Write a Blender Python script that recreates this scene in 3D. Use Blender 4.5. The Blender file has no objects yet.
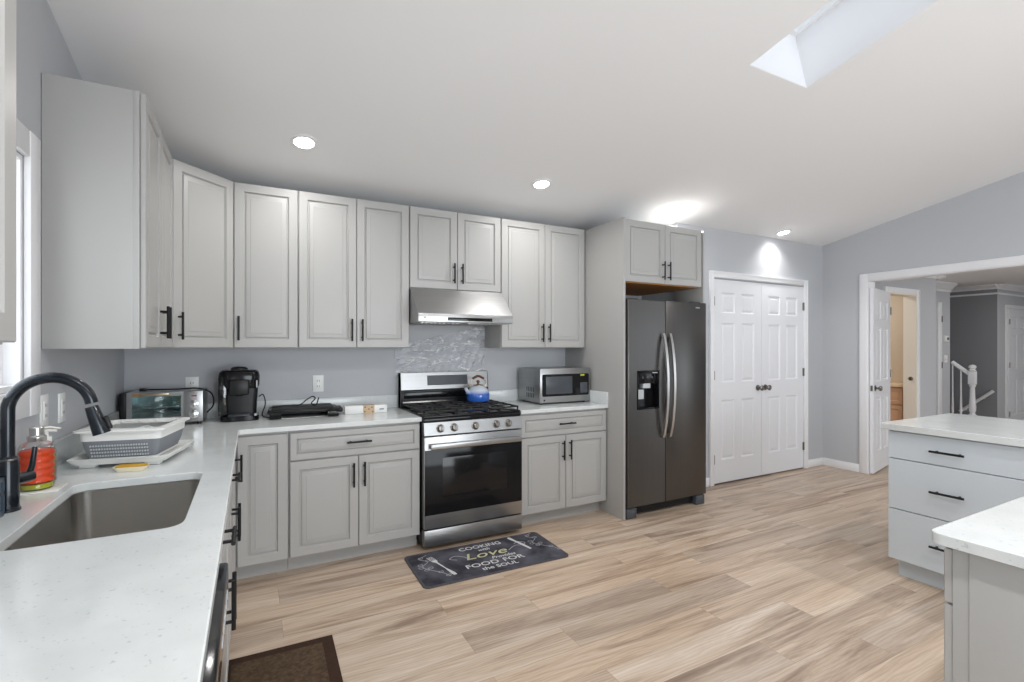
import bpy, bmesh, math, random
from mathutils import Vector, Matrix
from mathutils.geometry import tessellate_polygon

random.seed(7)
R = math.radians
SC = bpy.context.scene
COL = SC.collection

# ------------------------------------------------------------------ camera
cam_data = bpy.data.cameras.new('camera')
cam = bpy.data.objects.new('camera', cam_data)
COL.objects.link(cam)
cam.location = (0.714, -3.919, 1.397)
cam.rotation_euler = (R(90), 0, -R(27.883))
cam_data.sensor_width = 36.0
cam_data.lens = 492.36 / 1024 * 36
cam_data.shift_y = 5.83 / 1024
cam_data.clip_start = 0.02
SC.camera = cam

# ------------------------------------------------------------------ world, exposure, lights
SC.view_settings.view_transform = 'Standard'
SC.view_settings.look = 'None'
SC.view_settings.gamma = 1.0
SC.view_settings.use_curve_mapping = False
SC.view_settings.exposure = 0.51

world = bpy.data.worlds.new('sky')
SC.world = world
world.use_nodes = True
bg = world.node_tree.nodes['Background']
bg.inputs['Color'].default_value = (0.82, 0.91, 1.0, 1)
bg.inputs['Strength'].default_value = 1.2


def area(name, loc, target, size, power, color=(1, 1, 1), shape='RECTANGLE', spread=180):
    d = bpy.data.lights.new(name, 'AREA')
    d.shape = shape
    d.size = size[0]
    d.size_y = size[1]
    d.energy = power
    d.color = color
    d.spread = R(spread)
    o = bpy.data.objects.new(name, d)
    COL.objects.link(o)
    o.location = loc
    o.rotation_euler = (Vector(target) - Vector(loc)).to_track_quat('-Z', 'Y').to_euler()
    return o


DAY = (0.90, 0.96, 1.0)
area('daylight_kitchen_window', (-0.16, -1.98, 1.65), (2, -1.98, 1.4), (0.8, 0.8), 5, DAY)
area('added_rear_fill', (2.9, -7.3, 1.3), (2.9, 0, 1.2), (3.2, 2.0), 90, DAY)  # unseen source added behind the camera to light the room
area('added_side_fill', (-0.12, -5.6, 1.6), (4, -5.2, 1.2), (1.5, 1.2), 24, DAY)  # fill added at an invented opening behind the camera
area('added_hall_fill', (9.6, -6.3, 1.5), (9.6, 0, 1.3), (2.5, 1.8), 9, DAY)  # unseen fill added to brighten the hall


# ------------------------------------------------------------------ materials
def mat(name, color, rough=0.5, metal=0.0, spec=0.5, coat=0.0, emit=None, estr=0.0, alpha=1.0, trans=0.0):
    m = bpy.data.materials.new(name)
    m.use_nodes = True
    b = m.node_tree.nodes['Principled BSDF']
    b.inputs['Base Color'].default_value = (*color, 1)
    b.inputs['Roughness'].default_value = rough
    b.inputs['Metallic'].default_value = metal
    b.inputs['Specular IOR Level'].default_value = spec
    b.inputs['Coat Weight'].default_value = coat
    b.inputs['Transmission Weight'].default_value = trans
    b.inputs['Alpha'].default_value = alpha
    if emit:
        b.inputs['Emission Color'].default_value = (*emit, 1)
        b.inputs['Emission Strength'].default_value = estr
    return m


def nt(m):
    return m.node_tree.nodes, m.node_tree.links, m.node_tree.nodes['Principled BSDF']


def srgb(r, g, b):
    f = lambda c: (c / 255 / 12.92) if c <= 10.3 else ((c / 255 + 0.055) / 1.055) ** 2.4
    return (f(r), f(g), f(b))


def bumpy(m, scale=(60, 60, 60), strength=0.1, dist=0.002, detail=3):
    n, l, b = nt(m)
    tc = n.new('ShaderNodeTexCoord')
    mp = n.new('ShaderNodeMapping')
    mp.inputs['Scale'].default_value = scale
    no = n.new('ShaderNodeTexNoise')
    no.inputs['Scale'].default_value = 1.0
    no.inputs['Detail'].default_value = detail
    bp = n.new('ShaderNodeBump')
    bp.inputs['Strength'].default_value = strength
    bp.inputs['Distance'].default_value = dist
    l.new(tc.outputs['Object'], mp.inputs['Vector'])
    l.new(mp.outputs['Vector'], no.inputs['Vector'])
    l.new(no.outputs['Fac'], bp.inputs['Height'])
    l.new(bp.outputs['Normal'], b.inputs['Normal'])
    return m


def brushed(name, color, rough=0.28, scale=(2, 2, 220), lo=0.75, metal=1.0):
    m = mat(name, color, rough, metal)
    n, l, b = nt(m)
    tc = n.new('ShaderNodeTexCoord')
    mp = n.new('ShaderNodeMapping')
    mp.inputs['Scale'].default_value = scale
    no = n.new('ShaderNodeTexNoise')
    no.inputs['Scale'].default_value = 1.0
    no.inputs['Detail'].default_value = 4
    cr = n.new('ShaderNodeMix')
    cr.data_type = 'RGBA'
    cr.inputs['A'].default_value = (*[c * lo for c in color], 1)
    cr.inputs['B'].default_value = (*color, 1)
    l.new(tc.outputs['Object'], mp.inputs['Vector'])
    l.new(mp.outputs['Vector'], no.inputs['Vector'])
    l.new(no.outputs['Fac'], cr.inputs['Factor'])
    l.new(cr.outputs['Result'], b.inputs['Base Color'])
    bp = n.new('ShaderNodeBump')
    bp.inputs['Strength'].default_value = 0.06
    bp.inputs['Distance'].default_value = 0.001
    l.new(no.outputs['Fac'], bp.inputs['Height'])
    l.new(bp.outputs['Normal'], b.inputs['Normal'])
    return m


def thin_glass(name, tint=(1, 1, 1), gloss=0.08, rough=0.02):
    m = bpy.data.materials.new(name)
    m.use_nodes = True
    n, l = m.node_tree.nodes, m.node_tree.links
    n.remove(n['Principled BSDF'])
    t = n.new('ShaderNodeBsdfTransparent')
    t.inputs['Color'].default_value = (*tint, 1)
    g = n.new('ShaderNodeBsdfGlossy')
    g.inputs['Roughness'].default_value = rough
    fr = n.new('ShaderNodeLayerWeight')
    fr.inputs['Blend'].default_value = 0.35
    ma = n.new('ShaderNodeMath')
    ma.operation = 'MULTIPLY_ADD'
    ma.inputs[1].default_value = 0.5
    ma.inputs[2].default_value = gloss
    mx = n.new('ShaderNodeMixShader')
    l.new(fr.outputs['Fresnel'], ma.inputs[0])
    l.new(ma.outputs[0], mx.inputs['Fac'])
    l.new(t.outputs[0], mx.inputs[1])
    l.new(g.outputs[0], mx.inputs[2])
    l.new(mx.outputs[0], n['Material Output'].inputs['Surface'])
    return m


M = {}
M['cab'] = bumpy(mat('cabinet_gray_paint', srgb(176, 175, 173), 0.36, spec=0.45), (9, 9, 9), 0.03)
M['cab_white'] = mat('island_white_paint', srgb(203, 210, 216), 0.3)
M['cab_in'] = mat('plywood_underside', srgb(176, 120, 58), 0.6)
M['wall'] = bumpy(mat('wall_gray_paint', srgb(192, 194, 198), 0.75, spec=0.25), (90, 90, 90), 0.06)
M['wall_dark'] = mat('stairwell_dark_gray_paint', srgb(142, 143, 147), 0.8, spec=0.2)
M['warm_wall'] = mat('bath_beige_paint', srgb(212, 198, 180), 0.8)
M['ceil'] = bumpy(mat('ceiling_white_paint', srgb(240, 240, 241), 0.85, spec=0.2), (70, 70, 70), 0.05)
M['trim'] = mat('white_trim_paint', srgb(238, 238, 240), 0.35)
M['door'] = mat('white_door_paint', srgb(232, 233, 237), 0.4)
M['black'] = mat('matte_black_metal', (0.008, 0.008, 0.009), 0.45, 0.0, spec=0.3)
M['blackgloss'] = mat('gloss_black', (0.008, 0.008, 0.009), 0.12, spec=0.3)
M['blackplastic'] = mat('black_plastic', (0.011, 0.011, 0.012), 0.35, spec=0.3)
M['faucet'] = mat('faucet_matte_black', (0.012, 0.016, 0.022), 0.25, 0.5, coat=0.3)
M['nickel'] = mat('dark_nickel', (0.23, 0.215, 0.20), 0.28, 1.0)
M['steel'] = brushed('stainless_steel', (0.45, 0.45, 0.45), 0.34)
M['steelv'] = brushed('stainless_steel_vertical_grain', (0.55, 0.55, 0.545), 0.30, (220, 220, 2))
M['dsteel'] = brushed('dark_stainless_steel', (0.145, 0.139, 0.134), 0.32, (150, 150, 1.5), 0.86)
M['fridgeside'] = mat('fridge_dark_side', (0.05, 0.05, 0.052), 0.45)
M['handle_steel'] = mat('satin_handle_steel', (0.60, 0.59, 0.575), 0.28, 1.0)
M['chrome'] = mat('chrome', (0.8, 0.8, 0.8), 0.12, 1.0)
M['sinksteel'] = brushed('sink_steel', (0.58, 0.56, 0.53), 0.26, (3, 200, 3), 0.8)
M['white'] = mat('white_plastic', srgb(236, 236, 233), 0.35)
M['gray_rubber'] = mat('gray_collapsible_rubber', srgb(128, 132, 138), 0.55)
M['basket'] = mat('slate_blue_plastic', srgb(62, 76, 90), 0.4)
M['lightdisc'] = mat('lamp_lens', (1, 1, 1), 0.5, emit=(1.0, 0.97, 0.93), estr=14.0)
M['plate'] = mat('outlet_white_plastic', srgb(240, 240, 238), 0.35)
M['slot'] = mat('outlet_gray_slots', srgb(120, 122, 126), 0.5)
M['glass'] = thin_glass('window_glass', (1, 1, 1), 0.03)
M['ovenglass'] = mat('dark_oven_glass', (0.009, 0.009, 0.010), 0.10, spec=0.16)
M['toastglass'] = thin_glass('toaster_door_glass', (0.72, 0.85, 0.86), 0.10)
M['tank'] = thin_glass('smoked_water_tank', (0.40, 0.40, 0.41), 0.06)
M['amber'] = thin_glass('clear_bottle_plastic', (0.97, 0.98, 0.98), 0.04)
M['redsoap'] = mat('orange_red_soap', srgb(236, 74, 0), 0.35, spec=0.2)
M['greensoap'] = mat('yellow_green_base', srgb(176, 180, 40), 0.2, coat=0.5)
M['castiron'] = mat('cast_iron', (0.014, 0.014, 0.015), 0.6)
M['kettle_knob'] = mat('brown_wood', srgb(96, 60, 34), 0.5)
M['brass'] = mat('pale_brass', (0.62, 0.50, 0.34), 0.3, 1.0)
M['tape'] = mat('tan_tape', srgb(198, 170, 138), 0.45)
M['tape_brown'] = mat('brown_cork', srgb(172, 138, 92), 0.55)
M['yellow'] = mat('yellow_sponge', srgb(198, 150, 42), 0.8)
M['cream'] = mat('cream_plastic', srgb(236, 226, 196), 0.45)
M['vanity'] = mat('vanity_wood', srgb(206, 164, 132), 0.5)
M['vanity_top'] = mat('vanity_top', srgb(232, 206, 172), 0.3)
M['warm_door'] = mat('cream_door_paint', srgb(236, 229, 218), 0.45)
M['ledgray'] = mat('panel_gray', srgb(70, 74, 80), 0.3)
M['ledlight'] = mat('light_gray_mark', srgb(190, 194, 198), 0.5)
M['red'] = mat('red_mark', srgb(150, 28, 24), 0.4)
M['lime'] = mat('lime_sticker', srgb(190, 196, 60), 0.5)
M['mat_line'] = mat('chalk_white_print', srgb(208, 208, 206), 0.8)
M['mat_gold'] = mat('gold_print', srgb(196, 193, 152), 0.8)
M['mat_edge'] = mat('mat_charcoal_edge', srgb(78, 75, 80), 0.85)
M['mat_scroll'] = mat('chalk_gray_print', srgb(164, 164, 168), 0.85)

# floor planks
m = mat('oak_vinyl_planks', srgb(196, 168, 140), 0.36, spec=0.45)
n, l, b = nt(m)
tc = n.new('ShaderNodeTexCoord')
mp = n.new('ShaderNodeMapping')
mp.inputs['Location'].default_value = (0.37, 0.06, 0)
br = n.new('ShaderNodeTexBrick')
br.offset = 0.37
br.inputs['Scale'].default_value = 1.0
br.inputs['Brick Width'].default_value = 1.22
br.inputs['Row Height'].default_value = 0.18
br.inputs['Mortar Size'].default_value = 0.0009
br.inputs['Mortar Smooth'].default_value = 0.3
br.inputs['Color1'].default_value = (0, 0, 0, 1)
br.inputs['Color2'].default_value = (1, 1, 1, 1)
br.inputs['Mortar'].default_value = (0.3, 0.3, 0.3, 1)
l.new(tc.outputs['Object'], mp.inputs['Vector'])
l.new(mp.outputs['Vector'], br.inputs['Vector'])
addv = n.new('ShaderNodeVectorMath')
addv.operation = 'MULTIPLY_ADD'
addv.inputs[1].default_value = (9.0, 5.0, 3.0)
l.new(br.outputs['Color'], addv.inputs[0])
l.new(tc.outputs['Object'], addv.inputs[2])
g1m = n.new('ShaderNodeMapping')
g1m.inputs['Scale'].default_value = (0.55, 6.5, 1)
g1 = n.new('ShaderNodeTexNoise')
g1.inputs['Scale'].default_value = 1.3
g1.inputs['Detail'].default_value = 6
g1.inputs['Roughness'].default_value = 0.62
g1.inputs['Distortion'].default_value = 1.2
l.new(addv.outputs[0], g1m.inputs['Vector'])
l.new(g1m.outputs['Vector'], g1.inputs['Vector'])
g2m = n.new('ShaderNodeMapping')
g2m.inputs['Scale'].default_value = (5, 120, 1)
g2 = n.new('ShaderNodeTexNoise')
g2.inputs['Scale'].default_value = 1.0
g2.inputs['Detail'].default_value = 3
l.new(addv.outputs[0], g2m.inputs['Vector'])
l.new(g2m.outputs['Vector'], g2.inputs['Vector'])
cr = n.new('ShaderNodeValToRGB')
cr.color_ramp.elements[0].position = 0.30
cr.color_ramp.elements[0].color = (*srgb(153, 132, 115), 1)
cr.color_ramp.elements[1].position = 0.72
cr.color_ramp.elements[1].color = (*srgb(224, 211, 197), 1)
e = cr.color_ramp.elements.new(0.5)
e.color = (*srgb(204, 184, 164), 1)
l.new(g1.outputs['Fac'], cr.inputs['Fac'])
mx = n.new('ShaderNodeMix')
mx.data_type = 'RGBA'
mx.blend_type = 'MULTIPLY'
mx.inputs['Factor'].default_value = 0.35
l.new(cr.outputs['Color'], mx.inputs['A'])
cr2 = n.new('ShaderNodeValToRGB')
cr2.color_ramp.elements[0].position = 0.3
cr2.color_ramp.elements[0].color = (0.72, 0.70, 0.68, 1)
cr2.color_ramp.elements[1].position = 0.65
cr2.color_ramp.elements[1].color = (1, 1, 1, 1)
l.new(g2.outputs['Fac'], cr2.inputs['Fac'])
l.new(cr2.outputs['Color'], mx.inputs['B'])
mx2 = n.new('ShaderNodeMix')
mx2.data_type = 'RGBA'
mx2.blend_type = 'MULTIPLY'
mx2.inputs['Factor'].default_value = 1.0
cr3 = n.new('ShaderNodeValToRGB')
cr3.color_ramp.elements[0].color = (0.80, 0.80, 0.815, 1)
cr3.color_ramp.elements[1].color = (1.0, 0.985, 0.96, 1)
e = cr3.color_ramp.elements.new(0.35)
e.color = (1.0, 0.955, 0.90, 1)
e = cr3.color_ramp.elements.new(0.7)
e.color = (0.93, 0.925, 0.925, 1)
# cathedral grain
wvm = n.new('ShaderNodeMapping')
wvm.inputs['Scale'].default_value = (0.16, 1.0, 1)
wv = n.new('ShaderNodeTexWave')
wv.bands_direction = 'Y'
wv.inputs['Scale'].default_value = 17
wv.inputs['Distortion'].default_value = 9
wv.inputs['Detail'].default_value = 2
wv.inputs['Detail Scale'].default_value = 1.2
l.new(addv.outputs[0], wvm.inputs['Vector'])
l.new(wvm.outputs['Vector'], wv.inputs['Vector'])
crw = n.new('ShaderNodeValToRGB')
crw.color_ramp.elements[0].color = (0.86, 0.84, 0.82, 1)
crw.color_ramp.elements[0].position = 0.1
crw.color_ramp.elements[1].color = (1, 1, 1, 1)
crw.color_ramp.elements[1].position = 0.6
l.new(wv.outputs['Fac'], crw.inputs['Fac'])
mxw = n.new('ShaderNodeMix')
mxw.data_type = 'RGBA'
mxw.blend_type = 'MULTIPLY'
mxw.inputs['Factor'].default_value = 0.7
l.new(mx.outputs['Result'], mxw.inputs['A'])
l.new(crw.outputs['Color'], mxw.inputs['B'])
l.new(br.outputs['Color'], cr3.inputs['Fac'])
l.new(mxw.outputs['Result'], mx2.inputs['A'])
l.new(cr3.outputs['Color'], mx2.inputs['B'])
mx3 = n.new('ShaderNodeMix')
mx3.data_type = 'RGBA'
mx3.inputs['B'].default_value = (*srgb(150, 126, 106), 1)
l.new(br.outputs['Fac'], mx3.inputs['Factor'])
l.new(mx2.outputs['Result'], mx3.inputs['A'])
l.new(mx3.outputs['Result'], b.inputs['Base Color'])
bp = n.new('ShaderNodeBump')
bp.inputs['Strength'].default_value = 0.08
bp.inputs['Distance'].default_value = 0.002
l.new(g2.outputs['Fac'], bp.inputs['Height'])
l.new(bp.outputs['Normal'], b.inputs['Normal'])
M['floor'] = m

# quartz
m = mat('white_quartz', srgb(236, 238, 238), 0.16, coat=0.1)
n, l, b = nt(m)
tc = n.new('ShaderNodeTexCoord')
vo = n.new('ShaderNodeTexNoise')
vo.inputs['Scale'].default_value = 95
vo.inputs['Detail'].default_value = 2
cr = n.new('ShaderNodeValToRGB')
cr.color_ramp.elements[0].position = 0.645
cr.color_ramp.elements[0].color = (*srgb(218, 221, 221), 1)
cr.color_ramp.elements[1].position = 0.76
cr.color_ramp.elements[1].color = (*srgb(188, 193, 196), 1)
no = n.new('ShaderNodeTexNoise')
no.inputs['Scale'].default_value = 9
no.inputs['Detail'].default_value = 4
cr2 = n.new('ShaderNodeValToRGB')
cr2.color_ramp.elements[0].position = 0.35
cr2.color_ramp.elements[0].color = (0.93, 0.94, 0.94, 1)
cr2.color_ramp.elements[1].position = 0.6
cr2.color_ramp.elements[1].color = (1, 1, 1, 1)
mx = n.new('ShaderNodeMix')
mx.data_type = 'RGBA'
mx.blend_type = 'MULTIPLY'
mx.inputs['Factor'].default_value = 1
l.new(tc.outputs['Object'], vo.inputs['Vector'])
l.new(tc.outputs['Object'], no.inputs['Vector'])
l.new(vo.outputs['Fac'], cr.inputs['Fac'])
l.new(no.outputs['Fac'], cr2.inputs['Fac'])
l.new(cr.outputs['Color'], mx.inputs['A'])
l.new(cr2.outputs['Color'], mx.inputs['B'])
l.new(mx.outputs['Result'], b.inputs['Base Color'])
M['quartz'] = m

# chalkboard mat, brown mat
for key, c1, c2, sc in (('mat_chalk', (52, 52, 59), (98, 98, 108), 6), ('mat_brown', (72, 57, 44), (98, 80, 62), 60),
                        ('mat_brown_edge', (58, 42, 32), (66, 48, 38), 80)):
    m = mat(key, srgb(*c1), 0.9, spec=0.2)
    n, l, b = nt(m)
    tc = n.new('ShaderNodeTexCoord')
    no = n.new('ShaderNodeTexNoise')
    no.inputs['Scale'].default_value = sc
    no.inputs['Detail'].default_value = 5
    cr = n.new('ShaderNodeValToRGB')
    cr.color_ramp.elements[0].position = 0.38
    cr.color_ramp.elements[0].color = (*srgb(*c1), 1)
    cr.color_ramp.elements[1].position = 0.7
    cr.color_ramp.elements[1].color = (*srgb(*c2), 1)
    l.new(tc.outputs['Object'], no.inputs['Vector'])
    l.new(no.outputs['Fac'], cr.inputs['Fac'])
    l.new(cr.outputs['Color'], b.inputs['Base Color'])
    M[key] = m

# kettle enamel: blue below, white above (the glaze itself is two-tone)
m = mat('kettle_two_tone_enamel', (1, 1, 1), 0.12, coat=0.5)
n, l, b = nt(m)
tc = n.new('ShaderNodeTexCoord')
sp = n.new('ShaderNodeSeparateXYZ')
cr = n.new('ShaderNodeValToRGB')
cr.color_ramp.elements[0].position = 0.060
cr.color_ramp.elements[0].color = (*srgb(52, 104, 196), 1)
cr.color_ramp.elements[1].position = 0.092
cr.color_ramp.elements[1].color = (*srgb(214, 222, 236), 1)
l.new(tc.outputs['Object'], sp.inputs[0])
l.new(sp.outputs['Z'], cr.inputs['Fac'])
l.new(cr.outputs['Color'], b.inputs['Base Color'])
M['enamel'] = m

# clear plastic film
m = thin_glass('clear_plastic_film', (0.985, 0.985, 0.99), 0.0, 0.2)
n, l = m.node_tree.nodes, m.node_tree.links
tc = n.new('ShaderNodeTexCoord')
mp = n.new('ShaderNodeMapping')
mp.inputs['Rotation'].default_value = (0, R(27), 0)
mp.inputs['Scale'].default_value = (3.5, 1, 17)
no = n.new('ShaderNodeTexNoise')
no.inputs['Scale'].default_value = 1.6
no.inputs['Detail'].default_value = 5
no.inputs['Distortion'].default_value = 1.6
bp = n.new('ShaderNodeBump')
bp.inputs['Strength'].default_value = 1.0
bp.inputs['Distance'].default_value = 0.03
l.new(tc.outputs['Object'], mp.inputs['Vector'])
l.new(mp.outputs['Vector'], no.inputs['Vector'])
l.new(no.outputs['Fac'], bp.inputs['Height'])
crf = n.new('ShaderNodeValToRGB')
crf.color_ramp.elements[0].position = 0.52
crf.color_ramp.elements[0].color = (0.04, 0.04, 0.04, 1)
crf.color_ramp.elements[1].position = 0.68
crf.color_ramp.elements[1].color = (0.8, 0.8, 0.8, 1)
l.new(no.outputs['Fac'], crf.inputs['Fac'])
df = n.new('ShaderNodeBsdfDiffuse')  # white diffuse streaks painted in as highlights along the creases
df.inputs['Color'].default_value = (0.9, 0.91, 0.92, 1)
mxf = n.new('ShaderNodeMixShader')
om = n['Material Output']
prev = om.inputs['Surface'].links[0].from_socket
l.new(crf.outputs['Color'], mxf.inputs['Fac'])
l.new(prev, mxf.inputs[1])
l.new(df.outputs[0], mxf.inputs[2])
l.new(mxf.outputs[0], om.inputs['Surface'])
M['film'] = m


# ------------------------------------------------------------------ mesh builder
class MB:
    def __init__(s):
        s.v, s.f, s.T = [], [], Matrix.Identity(4)

    def at(s, x=0, y=0, z=0, rx=0, ry=0, rz=0):
        s.T = Matrix.Translation((x, y, z)) @ Matrix.Rotation(rz, 4, 'Z') @ Matrix.Rotation(ry, 4, 'Y') @ Matrix.Rotation(rx, 4, 'X')
        return s

    def add(s, vs, fs):
        o = len(s.v)
        s.v += [tuple(s.T @ Vector(q)) for q in vs]
        s.f += [tuple(i + o for i in q) for q in fs]
        return s

    def box(s, x0, x1, y0, y1, z0, z1, b=0.0, seg=2):
        if b <= 0:
            vs = [(x, y, z) for x in (x0, x1) for y in (y0, y1) for z in (z0, z1)]
            fs = [(0, 1, 3, 2), (4, 6, 7, 5), (0, 4, 5, 1), (2, 3, 7, 6), (0, 2, 6, 4), (1, 5, 7, 3)]
            return s.add(vs, fs)
        bm = bmesh.new()
        bmesh.ops.create_cube(bm, size=1)
        for v in bm.verts:
            v.co = Vector(((x0 + x1) / 2 + v.co.x * (x1 - x0), (y0 + y1) / 2 + v.co.y * (y1 - y0), (z0 + z1) / 2 + v.co.z * (z1 - z0)))
        bmesh.ops.bevel(bm, geom=bm.edges[:], offset=b, segments=seg, profile=0.5, affect='EDGES')
        return s.addbm(bm)

    def addbm(s, bm):
        bm.verts.index_update()
        s.add([v.co[:] for v in bm.verts], [tuple(v.index for v in f.verts) for f in bm.faces])
        bm.free()
        return s

    def prism(s, outer, z0, z1, holes=(), axis='z'):
        """polygon (with holes) extruded; axis picks the extrusion direction"""
        loops = [list(outer)] + [list(h) for h in holes]
        tri = tessellate_polygon([[Vector((a, b_, 0)) for a, b_ in lp] for lp in loops])
        flat = [p for lp in loops for p in lp]
        k = len(flat)
        mk = {'z': lambda a, b_, c: (a, b_, c), 'y': lambda a, b_, c: (a, c, b_), 'x': lambda a, b_, c: (c, a, b_)}[axis]
        vs = [mk(a, b_, z0) for a, b_ in flat] + [mk(a, b_, z1) for a, b_ in flat]
        fs = [tuple(t) for t in tri] + [tuple(i + k for i in reversed(t)) for t in tri]
        o = 0
        for lp in loops:
            q = len(lp)
            for i in range(q):
                j = (i + 1) % q
                fs.append((o + i, o + j, o + j + k, o + i + k))
            o += q
        return s.add(vs, fs)

    def lathe(s, prof, seg=24, cap=True):
        vs, fs = [], []
        for r, z in prof:
            for i in range(seg):
                a = 2 * math.pi * i / seg
                vs.append((r * math.cos(a), r * math.sin(a), z))
        for k in range(len(prof) - 1):
            for i in range(seg):
                j = (i + 1) % seg
                fs.append((k * seg + i, k * seg + j, (k + 1) * seg + j, (k + 1) * seg + i))
        if cap:
            fs.append(tuple(reversed(range(seg))))
            o = (len(prof) - 1) * seg
            fs.append(tuple(o + i for i in range(seg)))
        return s.add(vs, fs)

    def cyl(s, p0, p1, r, seg=16, r2=None):
        return s.tube([p0, p1], [r, r if r2 is None else r2], seg)

    def tube(s, pts, r, seg=10, cap=True, flat=1.0):
        pts = [Vector(p) for p in pts]
        rs = r if isinstance(r, (list, tuple)) else [r] * len(pts)
        vs, fs = [], []
        n_ = None
        for k, p in enumerate(pts):
            d = (pts[min(k + 1, len(pts) - 1)] - pts[max(k - 1, 0)]).normalized()
            if n_ is None:
                n_ = d.orthogonal().normalized()
            n_ = (n_ - d * n_.dot(d)).normalized()
            b_ = d.cross(n_)
            for i in range(seg):
                a = 2 * math.pi * i / seg
                vs.append(tuple(p + (n_ * math.cos(a) + b_ * math.sin(a) * flat) * rs[k]))
        for k in range(len(pts) - 1):
            for i in range(seg):
                j = (i + 1) % seg
                fs.append((k * seg + i, k * seg + j, (k + 1) * seg + j, (k + 1) * seg + i))
        if cap:
            fs.append(tuple(reversed(range(seg))))
            o = (len(pts) - 1) * seg
            fs.append(tuple(o + i for i in range(seg)))
        return s.add(vs, fs)

    def rects(s, x0, x1, z0, z1, loops, back=None):
        """nested rectangles facing -y: loops of (inset, y); last one is filled; back = y of a closed back"""
        vs, fs = [], []
        for ins, y in loops:
            vs += [(x0 + ins, y, z0 + ins), (x1 - ins, y, z0 + ins), (x1 - ins, y, z1 - ins), (x0 + ins, y, z1 - ins)]
        for k in range(len(loops) - 1):
            for i in range(4):
                j = (i + 1) % 4
                fs.append((k * 4 + i, k * 4 + j, k * 4 + 4 + j, k * 4 + 4 + i))
        o = 4 * (len(loops) - 1)
        fs.append((o, o + 1, o + 2, o + 3))
        if back is not None:
            fs.append((3, 2, 1, 0))
        return s.add(vs, fs)

    def build(s, name, m, parent=None, smooth=True, angle=35):
        me = bpy.data.meshes.new(name)
        me.from_pydata(s.v, [], s.f)
        bm = bmesh.new()
        bm.from_mesh(me)
        bmesh.ops.recalc_face_normals(bm, faces=bm.faces[:])
        bm.to_mesh(me)
        bm.free()
        me.materials.append(m)
        if smooth:
            me.shade_smooth()
            me.set_sharp_from_angle(angle=R(angle))
        o = bpy.data.objects.new(name, me)
        COL.objects.link(o)
        if parent:
            o.parent = parent
        return o


def tag(o, label=None, cat=None, group=None, kind=None):
    if label:
        o['label'] = label
    if cat:
        o['category'] = cat
    if group:
        o['group'] = group
    if kind:
        o['kind'] = kind
    return o


def thing(name, label, cat, loc=(0, 0, 0), rz=0.0, group=None):
    o = bpy.data.objects.new(name, None)
    o.empty_display_size = 0.05
    COL.objects.link(o)
    o.location = loc
    o.rotation_euler = (0, 0, rz)
    return tag(o, label, cat, group)


def struct(name, mb, m, label, cat, parent=None, smooth=True):
    o = mb.build(name, m, parent, smooth)
    if parent is None:
        tag(o, label, cat, kind='structure')
    return o


def rrect(x0, x1, y0, y1, r, k=5):
    pts = []
    for cx, cy, a0 in ((x1 - r, y0 + r, -90), (x1 - r, y1 - r, 0), (x0 + r, y1 - r, 90), (x0 + r, y0 + r, 180)):
        for i in range(k + 1):
            a = R(a0 + 90 * i / k)
            pts.append((cx + r * math.cos(a), cy + r * math.sin(a)))
    return pts


def bez(p, k=10):
    """Catmull-Rom through points"""
    p = [Vector(q) for q in p]
    p = [p[0] * 2 - p[1]] + p + [p[-1] * 2 - p[-2]]
    out = []
    for i in range(1, len(p) - 2):
        for t in range(k):
            t /= k
            a, b_, c, d = p[i - 1], p[i], p[i + 1], p[i + 2]
            out.append(0.5 * ((2 * b_) + (c - a) * t + (2 * a - 5 * b_ + 4 * c - d) * t * t + (3 * b_ - a - 3 * c + d) * t ** 3))
    out.append(p[-2])
    return out


# ------------------------------------------------------------------ the setting
CZ = lambda y: 2.495 - 0.2 * y          # sloped ceiling
struct('floor', MB().box(-0.14, 13.2, -7.2, 1.4, -0.06, 0), M['floor'], 'light oak plank floor running through the kitchen and hall', 'floor')

# left wall with the sink window and an unseen opening added for light (y,z polygon extruded in x)
W1 = (-2.46, -1.575, 1.245, 2.07)
struct('wall_left', MB().prism([(0.0, 0), (-7.2, 0), (-7.2, CZ(-7.2)), (0.0, CZ(0.0))], -0.14, 0.0,
       holes=[[(W1[0], W1[2]), (W1[1], W1[2]), (W1[1], W1[3]), (W1[0], W1[3])],
              [(-6.4, 1.0), (-4.8, 1.0), (-4.8, 2.25), (-6.4, 2.25)]], axis='x'), M['wall'], 'gray wall behind the sink', 'wall')
struct('wall_back', MB().box(-0.14, 4.34, 0.0, 0.12, 0, 2.53), M['wall'], 'gray wall behind the stove', 'wall')
struct('wall_closet', MB().prism([(4.32, 0), (4.826, 0), (4.826, 2.09), (6.319, 2.09), (6.319, 0), (6.82, 0), (6.82, CZ(-0.48)), (4.32, CZ(-0.48))], -0.48, -0.36, axis='y')
       .box(4.32, 4.44, -0.36, 0.0, 0, 2.53), M['wall'], 'gray wall around the white double closet doors', 'wall')
# closet interior back so no void shows through door gaps
struct('wall_closet_inside', MB().box(4.44, 6.82, -0.06, 0.0, 0, 2.4), M['wall'], 'wall inside the closet', 'wall')
# right wall with the wide opening into the hall
struct('wall_right', MB().prism([(-0.36, 0), (-0.36, CZ(-0.36)), (-7.2, CZ(-7.2)), (-7.2, 0), (-4.6, 0), (-4.6, 2.125), (-0.962, 2.125), (-0.962, 0)], 6.70, 6.82, axis='x'),
       M['wall'], 'gray wall with the wide opening to the hall', 'wall')
struct('wall_front', MB().prism([(-0.14, 0), (1.2, 0), (1.2, 2.4), (4.6, 2.4), (4.6, 0), (6.82, 0), (6.82, CZ(-7.2)), (-0.14, CZ(-7.2))], -7.32, -7.2, axis='y'),  # the unseen opening is added to let light in
       M['wall'], 'gray wall behind the camera with an opening added for light', 'wall')
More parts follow.
